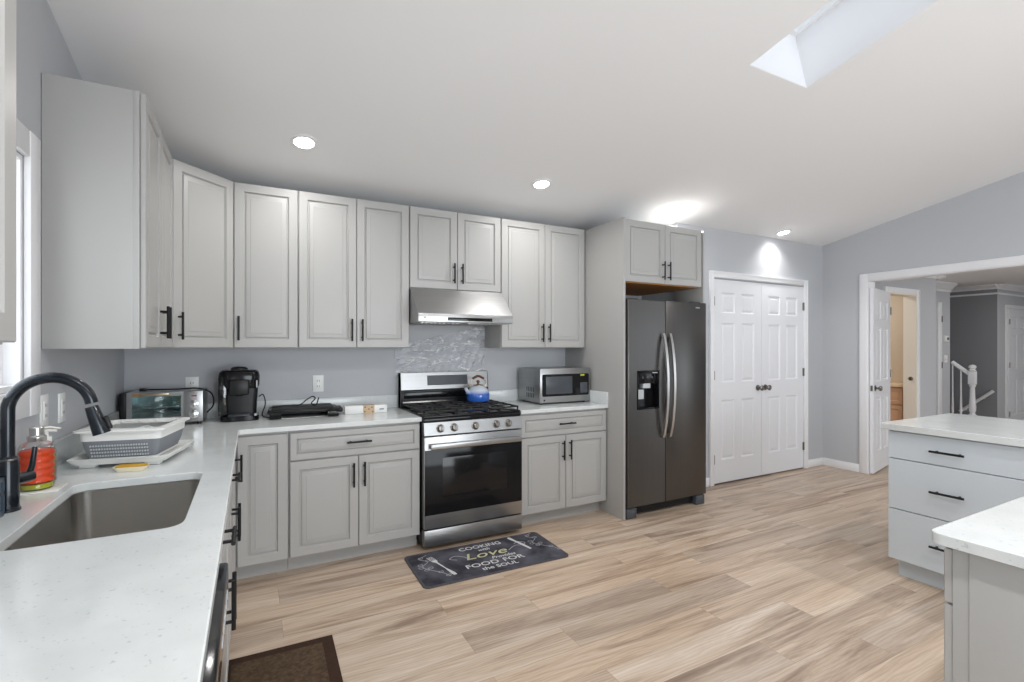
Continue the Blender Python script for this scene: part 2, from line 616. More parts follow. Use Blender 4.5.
# ceiling: sloped slab with the skylight hole, drawn in (x, distance-down-slope) then laid on the slope
SKX0, SKX1, SKY0, SKY1 = 3.105, 3.615, -3.36, -2.16
def slope(mb_pts):
    return mb_pts
ce = MB()
def ceilslab(outer, hole, th):
    loops = [outer] + ([hole] if hole else [])
    tri = tessellate_polygon([[Vector((a, b_, 0)) for a, b_ in lp] for lp in loops])
    flat = [p for lp in loops for p in lp]
    k = len(flat)
    N = Vector((0, 0.2, 1)).normalized()
    lo = [(a, b_, CZ(b_)) for a, b_ in flat]
    hi = [tuple(Vector(p) + N * th) for p in lo]
    fs = [tuple(t) for t in tri] + [tuple(i + k for i in t) for t in tri]
    o = 0
    for lp in loops:
        q = len(lp)
        for i in range(q):
            j = (i + 1) % q
            fs.append((o + i, o + j, o + j + k, o + i + k))
        o += q
    ce.add(lo + hi, fs)
ceilslab([(-0.14, -7.32), (6.82, -7.32), (6.82, 0.12), (-0.14, 0.12)],
         [(SKX0, SKY0), (SKX1, SKY0), (SKX1, SKY1), (SKX0, SKY1)], 0.10)
struct('ceiling', ce, M['ceil'], 'white sloped ceiling with a skylight', 'ceiling', smooth=False)
# skylight: shaft square to the slope, then the sash and glass
N = Vector((0, 0.2, 1)).normalized()
def onslope(x, y, h):
    return tuple(Vector((x, y, CZ(y))) + N * h)
sk = thing('window_1', 'skylight in a white shaft in the sloped ceiling', 'skylight', onslope((SKX0 + SKX1) / 2, (SKY0 + SKY1) / 2, 0))
sk['kind'] = 'structure'
skinv = Matrix.Translation(sk.location).inverted()
def slopeframe(name, x0, x1, y0, y1, x2, x3, y2, y3, h0, h1, m):
    mb = MB()
    mb.T = skinv
    vs = []
    for h in (h0, h1):
        vs += [onslope(*p, h) for p in ((x0, y0), (x1, y0), (x1, y1), (x0, y1))]
        vs += [onslope(*p, h) for p in ((x2, y2), (x3, y2), (x3, y3), (x2, y3))]
    fs = []
    for i in range(4):
        j = (i + 1) % 4
        fs += [(i, j, 4 + j, 4 + i), (8 + i, 8 + j, 12 + j, 12 + i), (i, j, 8 + j, 8 + i), (4 + i, 4 + j, 12 + j, 12 + i)]
    mb.add(vs, fs)
    return mb.build(name, m, sk, smooth=False)
t_ = 0.02
slopeframe('window_shaft', SKX0 - t_, SKX1 + t_, SKY0 - t_, SKY1 + t_, SKX0 + 0.002, SKX1 - 0.002, SKY0 + 0.002, SKY1 - 0.002, 0.003, 0.345, M['trim'])
slopeframe('window_frame', SKX0 - t_, SKX1 + t_, SKY0 - t_, SKY1 + t_, SKX0 + 0.03, SKX1 - 0.03, SKY0 + 0.03, SKY1 - 0.03, 0.345, 0.375, M['trim'])
mb = MB(); mb.T = skinv
mb.add([onslope(*p, h) for h in (0.372, 0.376) for p in ((SKX0, SKY0), (SKX1, SKY0), (SKX1, SKY1), (SKX0, SKY1))],
       [(0, 1, 2, 3), (4, 5, 6, 7), (0, 1, 5, 4), (1, 2, 6, 5), (2, 3, 7, 6), (3, 0, 4, 7)])
mb.build('window_glass', M['glass'], sk, smooth=False)

# kitchen window over the sink
w1 = thing('window_2', 'white cased window over the sink', 'window', (0, (W1[0] + W1[1]) / 2, W1[2]))
w1['kind'] = 'structure'
hw = (W1[1] - W1[0]) / 2
hh = W1[3] - W1[2]
mb = MB()
mb.box(0.001, 0.022, -hw - 0.095, -hw, -0.095, hh + 0.095, 0.004)
mb.box(0.001, 0.022, hw, hw + 0.095, -0.095, hh + 0.095, 0.004)
mb.box(0.001, 0.020, -hw, hw, hh, hh + 0.095, 0.004)
mb.box(0.001, 0.020, -hw, hw, -0.095, 0, 0.004)
mb.build('window_casing', M['trim'], w1)
mb = MB()
mb.box(-0.11, 0.0, -hw + 0.001, -hw + 0.02, 0.001, hh - 0.001)
mb.box(-0.11, 0.0, hw - 0.02, hw - 0.001, 0.001, hh - 0.001)
mb.box(-0.11, 0.0, -hw + 0.02, hw - 0.02, hh - 0.02, hh - 0.001)
mb.box(-0.11, 0.0, -hw + 0.02, hw - 0.02, 0.001, 0.02)
mb.box(-0.08, -0.045, -hw + 0.02, hw - 0.02, hh / 2 - 0.02, hh / 2 + 0.02)
for a in (-1, 1):
    mb.box(-0.08, -0.045, min(a * (hw - 0.02), a * (hw - 0.06)), max(a * (hw - 0.02), a * (hw - 0.06)), 0.02, hh - 0.02)
mb.build('window_sash', M['trim'], w1)
MB().box(-0.066, -0.061, -hw + 0.03, hw - 0.03, 0.02, hh - 0.02).build('window_glass', M['glass'], w1)

# casings, baseboards
def casing(name, x0, x1, ztop, y, w, label):
    mb = MB()
    mb.box(x0 - w, x0, y - 0.018, y + 0.001, 0.0, ztop + w, 0.004)
    mb.box(x1, x1 + w, y - 0.018, y + 0.001, 0.0, ztop + w, 0.004)
    mb.box(x0, x1, y - 0.018, y + 0.001, ztop, ztop + w, 0.004)
    mb.box(x0 - w + 0.0, x1 + w, y - 0.024, y - 0.016, ztop + w - 0.014, ztop + w)
    mb.box(x0 - w, x0 - w + 0.012, y - 0.024, y - 0.016, 0, ztop + w - 0.014)
    mb.box(x1 + w - 0.012, x1 + w, y - 0.024, y - 0.016, 0, ztop + w - 0.014)
    return struct(name, mb, M['trim'], label, 'trim')
casing('trim_1', 4.826, 6.319, 2.10, -0.48, 0.062, 'white casing around the closet doors')
mb = MB()
for xs in ((6.682, 6.701), (6.819, 6.838)):
    mb.box(xs[0], xs[1], -0.972, -0.888, 0, 2.20, 0.004)
    mb.box(xs[0], xs[1], -4.68, -0.972, 2.118, 2.20, 0.004)
mb.box(6.698, 6.822, -0.972, -0.955, 0, 2.125)
mb.box(6.698, 6.822, -4.6, -0.972, 2.112, 2.126)
struct('trim_2', mb, M['trim'], 'white casing around the wide opening to the hall', 'trim')
def baseboard(name, mbx, label):
    return struct(name, mbx, M['trim'], label, 'baseboard')
mb = MB()
mb.box(6.381, 6.70, -0.494, -0.479, 0, 0.075, 0.003).box(6.381, 6.70, -0.490, -0.479, 0.07, 0.088, 0.003)
mb.box(4.325, 4.762, -0.494, -0.479, 0, 0.088, 0.003)
baseboard('baseboard_closet', mb, 'white baseboard beside the closet doors')
mb = MB().box(6.686, 6.701, -0.888, -0.494, 0, 0.075, 0.003).box(6.690, 6.701, -0.888, -0.494, 0.07, 0.088, 0.003)
baseboard('baseboard_right', mb, 'white baseboard left of the hall opening')


# six-panel doors
def panel_door(name, label, w, h, t, loc, rz, hinges='left', knob_z=0.94, knob_x=None, knobs=(1,), m=None, cat='door', latch=False):
    """local: x 0..w, y 0 front (-y faces viewer) .. t, z 0..h"""
    root = thing(name, label, cat, loc, rz)
    root['kind'] = 'structure'
    m = m or M['door']
    s = h / 2.07
    rows = [0.23 * s, 0.61 * s, 0.18 * s, 0.61 * s, 0.10 * s, 0.21 * s, 0.13 * s]
    st = 0.115 if w > 0.65 else 0.09
    mu = 0.10 if w > 0.65 else 0.075
    pw = (w - 2 * st - mu) / 2
    xs = [0, st, st + pw, st + pw + mu, w - st, w]
    zs = [0]
    for r_ in rows:
        zs.append(zs[-1] + r_)
    mb = MB()
    for side in (0, 1):
        mb.T = Matrix.Identity(4) if side == 0 else Matrix.Translation((w, t, 0)) @ Matrix.Rotation(math.pi, 4, 'Z')
        for i in range(5):
            for j in range(7):
                x0, x1, z0, z1 = xs[i], xs[i + 1], zs[j], zs[j + 1]
                if i in (1, 3) and j in (1, 3, 5):
                    mb.rects(x0, x1, z0, z1, [(0, 0), (0.006, 0.004), (0.014, 0.010), (0.022, 0.010), (0.040, 0.003)])
                else:
                    mb.add([(x0, 0, z0), (x1, 0, z0), (x1, 0, z1), (x0, 0, z1)], [(0, 1, 2, 3)])
    mb.T = Matrix.Identity(4)
    for q in ([(0, 0, 0), (0, t, 0), (0, t, h), (0, 0, h)], [(w, 0, 0), (w, t, 0), (w, t, h), (w, 0, h)],
              [(0, 0, 0), (w, 0, 0), (w, t, 0), (0, t, 0)], [(0, 0, h), (w, 0, h), (w, t, h), (0, t, h)]):
        mb.add(q, [(0, 1, 2, 3)])
    mb.build('door_slab', m, root, smooth=False)
    kx = knob_x if knob_x is not None else (w - 0.06 if hinges == 'left' else 0.06)
    for sgn in knobs:
        kb = MB()
        kb.at(kx, 0 if sgn > 0 else t, knob_z, rx=R(90) if sgn > 0 else R(-90))
        kb.lathe([(0.031, -0.001), (0.031, 0.006), (0.012, 0.012), (0.011, 0.030), (0.022, 0.036), (0.029, 0.046), (0.029, 0.056), (0.020, 0.064), (0.006, 0.067)], 20)
        kb.build('door_knob', M['nickel'], root)
    if hinges:
        hx = 0.0 if hinges == 'left' else w
        for z in (0.20 * s, 1.05 * s, 1.80 * s):
            hb = MB()
            hb.cyl((hx, -0.006, z), (hx, -0.006, z + 0.09), 0.008, 8)
            hb.box(min(hx, hx + (0.016 if hx == 0 else -0.016)), max(hx, hx + (0.016 if hx == 0 else -0.016)), -0.003, 0.001, z, z + 0.09)
            hb.build('door_hinge', M['nickel'], root)
    if latch:
        ex = w if hinges == 'left' else 0.0
        MB().box(ex - 0.002, ex + 0.002, t * 0.2, t * 0.8, knob_z - 0.03, knob_z + 0.03).build('latch_plate', M['nickel'], root)
    return root


panel_door('door_1', 'left leaf of the white double closet doors', 0.7415, 2.07, 0.035, (4.829, -0.485, 0.014), 0, 'left', 0.945)
panel_door('door_2', 'right leaf of the white double closet doors', 0.7415, 2.07, 0.035, (5.5745, -0.485, 0.014), 0, 'right', 0.945)
MB()

# ------------------------------------------------------------------ hall beyond the opening
HY = -0.77
mb = MB()
mb.prism([(6.82, 0), (7.50, 0), (7.50, 2.06), (8.21, 2.06), (8.21, 0), (8.75, 0), (8.75, 2.44), (6.82, 2.44)], HY, HY + 0.11, axis='y')
mb.box(8.64, 8.75, HY + 0.11, -0.10, 0, 2.44)
struct('wall_hall', mb, M['wall'], 'gray hall wall around the bathroom doorway', 'wall')
struct('wall_hall_end', MB().box(8.64, 10.95, -0.10, 0.01, 0, 2.44), M['wall'], 'gray hall wall with the thermostat', 'wall')
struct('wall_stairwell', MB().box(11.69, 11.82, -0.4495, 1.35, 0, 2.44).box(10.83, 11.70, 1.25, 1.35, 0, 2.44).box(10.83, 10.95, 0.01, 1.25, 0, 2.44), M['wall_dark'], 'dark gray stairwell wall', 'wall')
struct('wall_entry', MB().box(11.70, 13.2, -0.45, -0.33, 0, 2.44), M['wall'], 'pale hall wall with a white door', 'wall')
struct('wall_hall_far', MB().prism([(-0.45, 0), (-7.2, 0), (-7.2, 2.44), (-0.45, 2.44)], 13.08, 13.2, axis='x'), M['wall'], 'far hall wall', 'wall')
struct('wall_hall_front', MB().prism([(6.82, 0), (8.2, 0), (8.2, 2.3), (11.0, 2.3), (11.0, 0), (13.2, 0), (13.2, 2.44), (6.82, 2.44)], -6.5, -6.4, axis='y'), M['wall'], 'hall wall behind the view', 'wall')
struct('ceiling_hall', MB().box(6.82, 13.2, -7.2, 1.4, 2.44, 2.52), M['ceil'], 'flat white hall ceiling', 'ceiling')
# crown mouldings
def crown(name, runs, label, rail=False):
    mb = MB()
    for p0, p1, nrm in runs:
        p0, p1, nv = Vector(p0), Vector(p1), Vector(nrm)
        d = (p1 - p0).normalized()
        prof = [(0.0, 2.30), (0.014, 2.30), (0.014, 2.335), (0.030, 2.345), (0.090, 2.405), (0.100, 2.42), (0.100, 2.439), (0.0, 2.439)]
        vs = []
        for base in (p0, p1):
            vs += [tuple(Vector((base.x, base.y, 0)) + nv * a + Vector((0, 0, z))) for a, z in prof]
        k = len(prof)
        fs = [tuple(range(k)), tuple(range(k, 2 * k))] + [(i, (i + 1) % k, k + (i + 1) % k, k + i) for i in range(k)]
        if rail:
            vs = [q if q[2] > 2.44 else (q[0], q[1], 2.439 - (2.439 - q[2]) * 0.55) for q in vs]
            r2 = []
            for base in (p0, p1):
                r2 += [tuple(Vector((base.x, base.y, 0)) + nv * a + Vector((0, 0, z))) for a, z in ((0, 2.275), (0.016, 2.275), (0.016, 2.305), (0, 2.305))]
            mb.add(r2, [(0, 1, 2, 3), (4, 5, 6, 7), (0, 1, 5, 4), (1, 2, 6, 5), (2, 3, 7, 6), (3, 0, 4, 7)])
        mb.add(vs, fs)
    return struct(name, mb, M['trim'], label, 'trim', smooth=False)
crown('trim_3', [((6.82, HY, 0), (8.85, HY, 0), (0, -1, 0)), ((8.75, HY - 0.1, 0), (8.75, -0.10, 0), (1, 0, 0))], 'white crown moulding over the bathroom doorway')
crown('trim_4', [((8.85, -0.10, 0), (10.95, -0.10, 0), (0, -1, 0))], 'white crown moulding above the thermostat')
crown('trim_5', [((11.70, 1.25, 0), (11.70, -0.45, 0), (-1, 0, 0)), ((11.69, -0.45, 0), (13.08, -0.45, 0), (0, -1, 0))], 'white crown moulding over the stairwell wall', True)
casing('trim_6', 7.50, 8.21, 2.06, HY, 0.065, 'white casing around the bathroom doorway')
# the door swung open beside the kitchen opening
ang = math.atan2(-0.85 + 1.01, 7.43 - 6.72)
panel_door('door_3', 'white six panel door swung open beside the hall opening', 0.71, 2.03, 0.035, (6.72, -1.012, 0.012), ang, 'right', 0.93, 0.06, (1, -1), latch=True)
# bathroom
struct('wall_bath', MB().box(6.95, 8.64, 0.9, 1.0, 0, 2.44).box(6.85, 6.95, -0.66, 1.0, 0, 2.44).box(8.625, 8.639, -0.655, 0.9, 0, 2.44), M['warm_wall'], 'warm beige bathroom wall', 'wall')
mb = MB().box(8.192, 8.212, -0.788, -0.645, 0, 2.06).box(7.498, 7.516, -0.788, -0.645, 0, 2.06).box(7.516, 8.192, -0.788, -0.645, 2.045, 2.062)
jb = struct('trim_9', mb, M['warm_door'], 'cream jamb lining of the bathroom doorway', 'trim')
MB().at(8.192, -0.73, 0.99, ry=R(-90)).lathe([(0.026, -0.001), (0.026, 0.008), (0.018, 0.014), (0.006, 0.016)], 18).build('door_pull', M['nickel'], jb)
van = thing('bath_vanity', 'light wood bathroom vanity with cream top beyond the doorway', 'vanity', (8.63, -0.62, 0), R(-90))
mb = MB().box(0, 0.95, -0.33, 0, 0.08, 0.865)
mb.T = Matrix.Identity(4)
mv = lambda q: q
van.location = (8.623, 0.33, 0)
mb.box(0, 0.95, -0.27, 0, 0, 0.08)
mb.build('body', M['vanity'], van)
for x0 in (0.01, 0.32, 0.63):
    MB().rects(x0, x0 + 0.30, 0.10, 0.62, [(0, -0.331), (0, -0.349), (0.05, -0.349), (0.056, -0.341), (0.09, -0.346)], back=1).build('door', M['vanity'], van)
    MB().rects(x0, x0 + 0.30, 0.64, 0.85, [(0, -0.331), (0, -0.349), (0.04, -0.349), (0.046, -0.341), (0.07, -0.346)], back=1).build('drawer', M['vanity'], van)
MB().box(-0.01, 0.96, -0.37, 0, 0.865, 0.905, 0.006).build('top', M['vanity_top'], van)
tb = MB().tube([(8.585, 0.75, 1.35), (8.585, 0.20, 1.22)], 0.012, 10).box(8.585, 8.625, 0.69, 0.72, 1.33, 1.36).box(8.585, 8.625, 0.24, 0.27, 1.22, 1.25).build('grab_bar', M['nickel'])
tag(tb, 'dark slanted rail on the beige bathroom wall above the vanity', 'rail')

# thermostat, switch, partly seen closet frame, far door
th = thing('thermostat', 'small white thermostat on the hall wall above a switch', 'thermostat', (10.79, -0.10, 1.53))
MB().box(-0.065, 0.065, -0.025, 0.0, -0.05, 0.05, 0.006).build('case', M['plate'], th)
MB().at(0.02, -0.025, 0, rx=R(90)).lathe([(0.026, 0), (0.024, 0.006)], 16).build('dial', M['ledgray'], th)
sw = thing('wall_switch', 'white switch plate on the hall wall below the thermostat', 'switch', (10.79, -0.10, 1.20))
MB().box(-0.055, 0.055, -0.008, 0.0, -0.06, 0.06, 0.003).build('plate', M['plate'], sw)
for x in (-0.023, 0.023):
    MB().box(x - 0.005, x + 0.005, -0.018, -0.007, -0.012, 0.012, 0.002).build('toggle', M['plate'], sw)
mb = MB().box(10.50, 10.63, -0.12, -0.10, 0, 2.12, 0.004)
t7 = struct('trim_7', mb, M['trim'], 'white door casing edge beside the thermostat', 'trim')
for z in (1.05, 1.80):
    MB().box(10.605, 10.632, -0.128, -0.119, z, z + 0.10, 0.002).build('door_hinge', M['nickel'], t7)
mb = MB()
panel_door('door_5', 'white six panel door on the far hall wall', 0.76, 2.03, 0.035, (12.075, -0.482, 0.012), 0, 'left', 0.93)
casing('trim_8', 12.07, 12.84, 2.05, -0.45, 0.062, 'white casing around the far hall door')

# stair railing
sr = thing('stair_railing', 'white stair railing with turned newel post at the hall stairs', 'railing', (11.0, -0.37, 0))
mb = MB()
mb.box(-0.045, 0.045, -0.045, 0.045, 0, 0.30, 0.004)
mb.lathe([(0.045, 0.30), (0.030, 0.33), (0.042, 0.36), (0.046, 0.42), (0.034, 0.60), (0.030, 0.74), (0.044, 0.77), (0.030, 0.79)], 20)
mb.box(-0.045, 0.045, -0.045, 0.045, 0.79, 1.00, 0.006)
mb.lathe([(0.030, 1.00), (0.052, 1.02), (0.030, 1.035), (0.048, 1.06), (0.048, 1.085), (0.028, 1.105), (0.004, 1.11)], 20)
mb.build('newel_post', M['trim'], sr)
MB().tube([(0, 0.04, 0.96), (0, 0.262, 1.145)], 0.032, 10, flat=0.8).build('handrail', M['trim'], sr)
for yb, zt in ((0.145, 1.02), (0.255, 1.11)):
    MB().at(0, yb, 0).lathe([(0.016, 0), (0.016, 0.25), (0.013, 0.28), (0.019, 0.34), (0.012, 0.60), (0.011, zt)], 12).build('baluster', M['trim'], sr)
wh = MB().tube([(11.63, 0.02, 0.27), (11.63, -0.42, 0.66)], 0.025, 10).box(11.64, 11.701, -0.30, -0.28, 0.52, 0.545).box(11.64, 11.701, -0.06, -0.04, 0.30, 0.325).build('wall_handrail', M['trim'])
tag(wh, 'white sloping handrail fixed to the dark stairwell wall', 'handrail')

area('added_hall_top_fill', (9.6, -2.2, 2.42), (9.6, -2.2, 0), (0.5, 0.5), 8, (1, 0.97, 0.93))  # unseen overhead source added to light the hall
area('added_stair_fill', (10.9, -1.5, 2.42), (10.9, -1.5, 0), (0.3, 0.3), 5, (1, 0.97, 0.93))  # unseen source added to lift the dark stairwell wall
area('bath_vanity_lamp', (7.8, 0.1, 2.40), (7.8, 0.0, 0), (0.5, 0.2), 8, (1, 0.94, 0.86))


# ------------------------------------------------------------------ cabinets
def raised_mb(x0, x1, z0, z1, y, stile=0.056, t=0.019, k=1.0):
    """raised-panel front; y is the back of the door, front at y - t"""
    f = y - t
    mb = MB()
    mb.rects(x0, x1, z0, z1, [(0, y), (0, f + 0.003), (0.003, f), (stile - 0.004, f), (stile, f + 0.006), (stile + 0.003 * k, f + 0.0125),
                              (stile + 0.009 * k, f + 0.0125), (stile + 0.012 * k, f + 0.0055), (stile + 0.036 * k, f + 0.0022), (stile + 0.038 * k, f + 0.0006)], back=1)
    return mb


def handle_mb(x, y, z, length=0.155, vertical=True, proj=0.032, r=0.0066):
    mb = MB()
    h = length / 2
    c = h * 0.66
    if vertical:
        mb.cyl((x, y - proj, z - h), (x, y - proj, z + h), r, 10)
        for s in (-1, 1):
            mb.cyl((x, y + 0.001, z + s * c), (x, y - proj, z + s * c), r * 0.85, 8)
    else:
        mb.cyl((x - h, y - proj, z), (x + h, y - proj, z), r, 10)
        for s in (-1, 1):
            mb.cyl((x + s * c, y + 0.001, z), (x + s * c, y - proj, z), r * 0.85, 8)
    return mb


DT = 0.019
def add_door(root, x0, x1, z0, z1, d, hx=None, hz=None, kind='door', vertical=True, stile=0.056, flat=False, m=None, k=1.0):
    y = -d - 0.002
    if flat:
        mb = MB().box(x0, x1, y - DT, y, z0, z1, 0.0015)
    else:
        mb = raised_mb(x0, x1, z0, z1, y, stile, DT, k)
    o = mb.build(kind, m or M['cab'], root, angle=20)
    if hx is not None:
        h = handle_mb(hx, y - DT, hz, vertical=vertical).build('handle', M['black'], o)
    return o


def carcass(root, w, d, z0, z1, m=None, toe=False, toe_d=0.075):
    mb = MB().box(0, w, -d, -0.001, z0, z1, 0.001)
    mb.build('body', m or M['cab'], root)
    if toe:
        MB().box(0.0, w, -d + toe_d, -0.001, 0, z0).build('toe_kick', m or M['cab'], root)


UB, UT, UD = 1.389, 2.45, 0.305
UG = 'gray raised panel wall cabinets'
BG = 'gray raised panel base cabinets'
def upper(label, x0, x1, zb, zt, doors, d=UD, loc=None, rz=0):
    r_ = thing('wall_cabinet', label, 'cabinet', loc or (x0, 0, zb), rz, UG)
    carcass(r_, x1 - x0, d, 0, zt - zb)
    for a, b_, hx in doors:
        add_door(r_, a, b_, 0.004, zt - zb - 0.004, d, hx, 0.126)
    return r_

g = 0.004
# corner (diagonal)
co = thing('wall_cabinet', 'diagonal gray wall cabinet across the corner above the toaster oven', 'cabinet', (0, 0, UB), 0, UG)
H = UT - UB
MB().prism([(0.001, -0.001), (0.608, -0.001), (0.608, -UD), (UD, -0.608), (0.001, -0.608)], 0, H).build('body', M['cab'], co)
dl = math.hypot(0.303, 0.303)
dg = bpy.data.objects.new
mb = raised_mb(0.012, dl - 0.012, 0.004, H - 0.004, -0.002, 0.056, DT)
mt = Matrix.Translation((UD, -0.608, 0)) @ Matrix.Rotation(R(45), 4, 'Z')
mb.v = [tuple(mt @ Vector(v)) for v in mb.v]
dd = mb.build('door', M['cab'], co, angle=20)
mb = handle_mb(0.045, -0.002 - DT, 0.126)
mb.v = [tuple(mt @ Vector(v)) for v in mb.v]
mb.build('handle', M['black'], dd)
upper('narrow gray single door wall cabinet right of the corner cabinet', 0.612, 0.991, UB, UT, [(0.004, 0.375, 0.030)])
upper('gray two door wall cabinet left of the range hood', 0.992, 1.753, UB, UT, [(0.004, 0.3785, 0.345), (0.3825, 0.757, 0.416)])
upper('short gray two door wall cabinet above the range hood', 1.754, 2.515, 1.838, UT, [(0.004, 0.3785, 0.347), (0.3825, 0.757, 0.414)])
upper('gray two door wall cabinet above the microwave', 2.516, 3.356, UB, UT, [(0.004, 0.418, 0.386), (0.422, 0.836, 0.454)])
sw_cab = upper('gray two door wall cabinet on the sink wall with its tall side panel showing', 0, 0.795, UB, UT, [(0.006, 0.3955, 0.363), (0.3995, 0.789, 0.431)], loc=(0.001, -1.406, UB), rz=R(90))
MB().box(-0.0025, 0.0005, -UD, -UD + 0.020, 0.0, UT - UB, 0.0008).build('face_frame', M['cab'], sw_cab)
upper('gray wall cabinet left of the sink window, cut by the frame edge', 0, 0.76, UB + 0.012, UT + 0.012, [(0.004, 0.378, 0.04), (0.382, 0.756, 0.42)], loc=(0.001, -3.43, UB + 0.012), rz=R(90))

# over the fridge
fc = thing('fridge_cabinet', 'gray two door cabinet above the refrigerator', 'cabinet', (3.384, 0, 1.925), 0, UG)
MB().box(0, 0.892, -0.80, -0.001, 0.012, 0.517, 0.001).build('body', M['cab'], fc)
MB().box(0.01, 0.882, -0.79, -0.01, 0.0, 0.012).build('underside', M['cab_in'], fc)['label'] = 'bare plywood underside'
add_door(fc, 0.006, 0.444, 0.006, 0.513, 0.80, 0.414, 0.115)
add_door(fc, 0.448, 0.886, 0.006, 0.513, 0.80, 0.478, 0.115)
mb = MB().box(3.362, 3.382, -0.835, -0.001, 0, 2.442, 0.001)
tag(mb.build('end_panel', M['cab']), 'tall gray end panel between the base cabinet and the refrigerator', 'panel')
mb = MB().box(4.290, 4.310, -0.82, -0.48, 0, 2.442, 0.001)
tag(mb.build('end_panel', M['cab']), 'tall gray end panel between the refrigerator and the closet wall', 'panel')

BD, BZ0, BZ1 = 0.61, 0.100, 0.884
def base_two_door(label, x0, x1, loc=None, rz=0, drawer=True, hollow=False):
    r_ = thing('base_cabinet', label, 'cabinet', loc or (x0, 0, 0), rz, BG)
    w = x1 - x0
    if hollow:
        mb = MB().box(0, 0.018, -BD, -0.001, BZ0, BZ1).box(w - 0.018, w, -BD, -0.001, BZ0, BZ1)
        mb.box(0.018, w - 0.018, -BD, -0.001, BZ0, BZ0 + 0.018).box(0.018, w - 0.018, -0.012, -0.001, BZ0 + 0.018, BZ1)
        mb.box(0.018, w - 0.018, -BD, -BD + 0.018, BZ0 + 0.018, BZ1)
        mb.build('body', M['cab'], r_)
        MB().box(0.0, w, -BD + 0.075, -0.001, 0, BZ0).build('toe_kick', M['cab'], r_)
    else:
        carcass(r_, w, BD, BZ0, BZ1, toe=True)
    mid = w / 2
    if drawer:
        add_door(r_, 0.006, w - 0.006, 0.700, 0.868, BD, mid, 0.786, 'drawer', False, 0.040, k=0.55)
    add_door(r_, 0.006, mid - 0.002, 0.106, 0.692, BD, mid - 0.034, 0.575)
    add_door(r_, mid + 0.002, w - 0.006, 0.106, 0.692, BD, mid + 0.034, 0.575)
    return r_
base_two_door('gray base cabinet with drawer and two doors left of the stove', 0.916, 1.742)
base_two_door('gray base cabinet with drawer and two doors under the microwave', 2.527, 3.358)
base_two_door('gray base cabinet on the sink wall between the corner and the sink cabinet', 0, 0.719, loc=(0.001, -1.635, 0), rz=R(90))
base_two_door('gray base cabinet under the sink', 0, 0.898, loc=(0.001, -2.535, 0), rz=R(90), hollow=True)
# corner base with two folding leaves
cb = thing('base_cabinet', 'gray corner base cabinet under the coffee maker', 'cabinet', (0, 0, 0), 0, BG)
MB().prism([(0.001, -0.001), (0.914, -0.001), (0.914, -BD), (BD, -BD), (BD, -0.914), (0.001, -0.914)], BZ0, BZ1).build('body', M['cab'], cb)
MB().prism([(0.001, -0.001), (0.914, -0.001), (0.914, -BD + 0.075), (BD - 0.075, -BD + 0.075), (BD - 0.075, -0.914), (0.001, -0.914)], 0, BZ0).build('toe_kick', M['cab'], cb)
add_door(cb, 0.640, 0.908, 0.106, 0.868, BD)
lf = MB()
o = raised_mb(-0.908, -0.640, 0.106, 0.868, -BD - 0.002)
mt = Matrix.Rotation(R(90), 4, 'Z')
o.v = [tuple(mt @ Vector(v)) for v in o.v]
lf = o.build('door', M['cab'], cb, angle=20)
o = handle_mb(-0.70, -BD - 0.021, 0.70)
o.v = [tuple(mt @ Vector(v)) for v in o.v]
o.build('handle', M['black'], lf)
# end base cabinet beyond the dishwasher
eb = thing('base_cabinet', 'gray base cabinet past the dishwasher at the near end of the sink counter', 'cabinet', (0.001, -3.58, 0), R(90), BG)
carcass(eb, 0.43, BD, BZ0, BZ1, toe=True)
add_door(eb, 0.006, 0.424, 0.106, 0.692, BD, 0.39, 0.575)
add_door(eb, 0.006, 0.424, 0.700, 0.868, BD, 0.215, 0.786, 'drawer', False, 0.040, k=0.55)

# dishwasher
dw = thing('dishwasher', 'built in dishwasher with dark control strip beside the sink cabinet', 'dishwasher', (0.001, -3.146, 0), R(90))
MB().box(0.0, 0.604, -0.57, -0.01, 0.10, 0.878).build('body', M['fridgeside'], dw)
MB().box(0.004, 0.600, -0.50, -0.02, 0, 0.10).build('toe_kick', M['blackplastic'], dw)
MB().box(0.004, 0.600, -0.655, -0.571, 0.11, 0.79, 0.006).build('door', M['steelv'], dw)
cp = MB().box(0.004, 0.600, -0.664, -0.571, 0.795, 0.879, 0.006).build('control_panel', M['blackgloss'], dw)
for i in range(5):
    MB().box(0.30 + i * 0.05, 0.325 + i * 0.05, -0.6655, -0.6635, 0.83, 0.842).build('button', M['ledlight'], cp)

# ------------------------------------------------------------------ countertops
def counter(name, label, outer, z1, th, loc, holes=()):
    mb = MB().prism([(x - loc[0], y - loc[1]) for x, y in outer], 0, th, holes=[[(x - loc[0], y - loc[1]) for x, y in h] for h in holes])
    r_ = thing(name, label, 'countertop', (loc[0], loc[1], z1 - th))
    o = mb.build('slab', M['quartz'], r_, angle=30)
    bv = o.modifiers.new('bevel', 'BEVEL')
    bv.width = 0.003
    bv.segments = 2
    bv.limit_method = 'ANGLE'
    return r_
CT = 0.914
SK = (0.165, 0.548, -2.325, -1.668)
arc = [(0.648 + 0.03 * (1 - math.sin(R(a))), -0.648 - 0.03 * (1 - math.cos(R(a)))) for a in (90, 67, 45, 23, 0)]
ct = counter('countertop', 'white quartz counter running round the corner with the sink in it',
             [(0.001, -0.001), (0.001, -3.60), (0.648, -3.60)] + arc + [(1.746, -0.648), (1.746, -0.001)], CT, 0.029, (0.3, -0.3),
             holes=[list(reversed(rrect(SK[0], SK[1], SK[2], SK[3], 0.045)))])
o = MB().box(0.025 - 0.3, 1.744 - 0.3, -0.021 + 0.3, 0.2985, 0.029, 0.131, 0.002).build('backsplash', M['quartz'], ct)
o = MB().box(0.0015 - 0.3, 0.0215 - 0.3, -3.60 + 0.3, 0.2985, 0.029, 0.131, 0.002).build('backsplash', M['quartz'], ct)
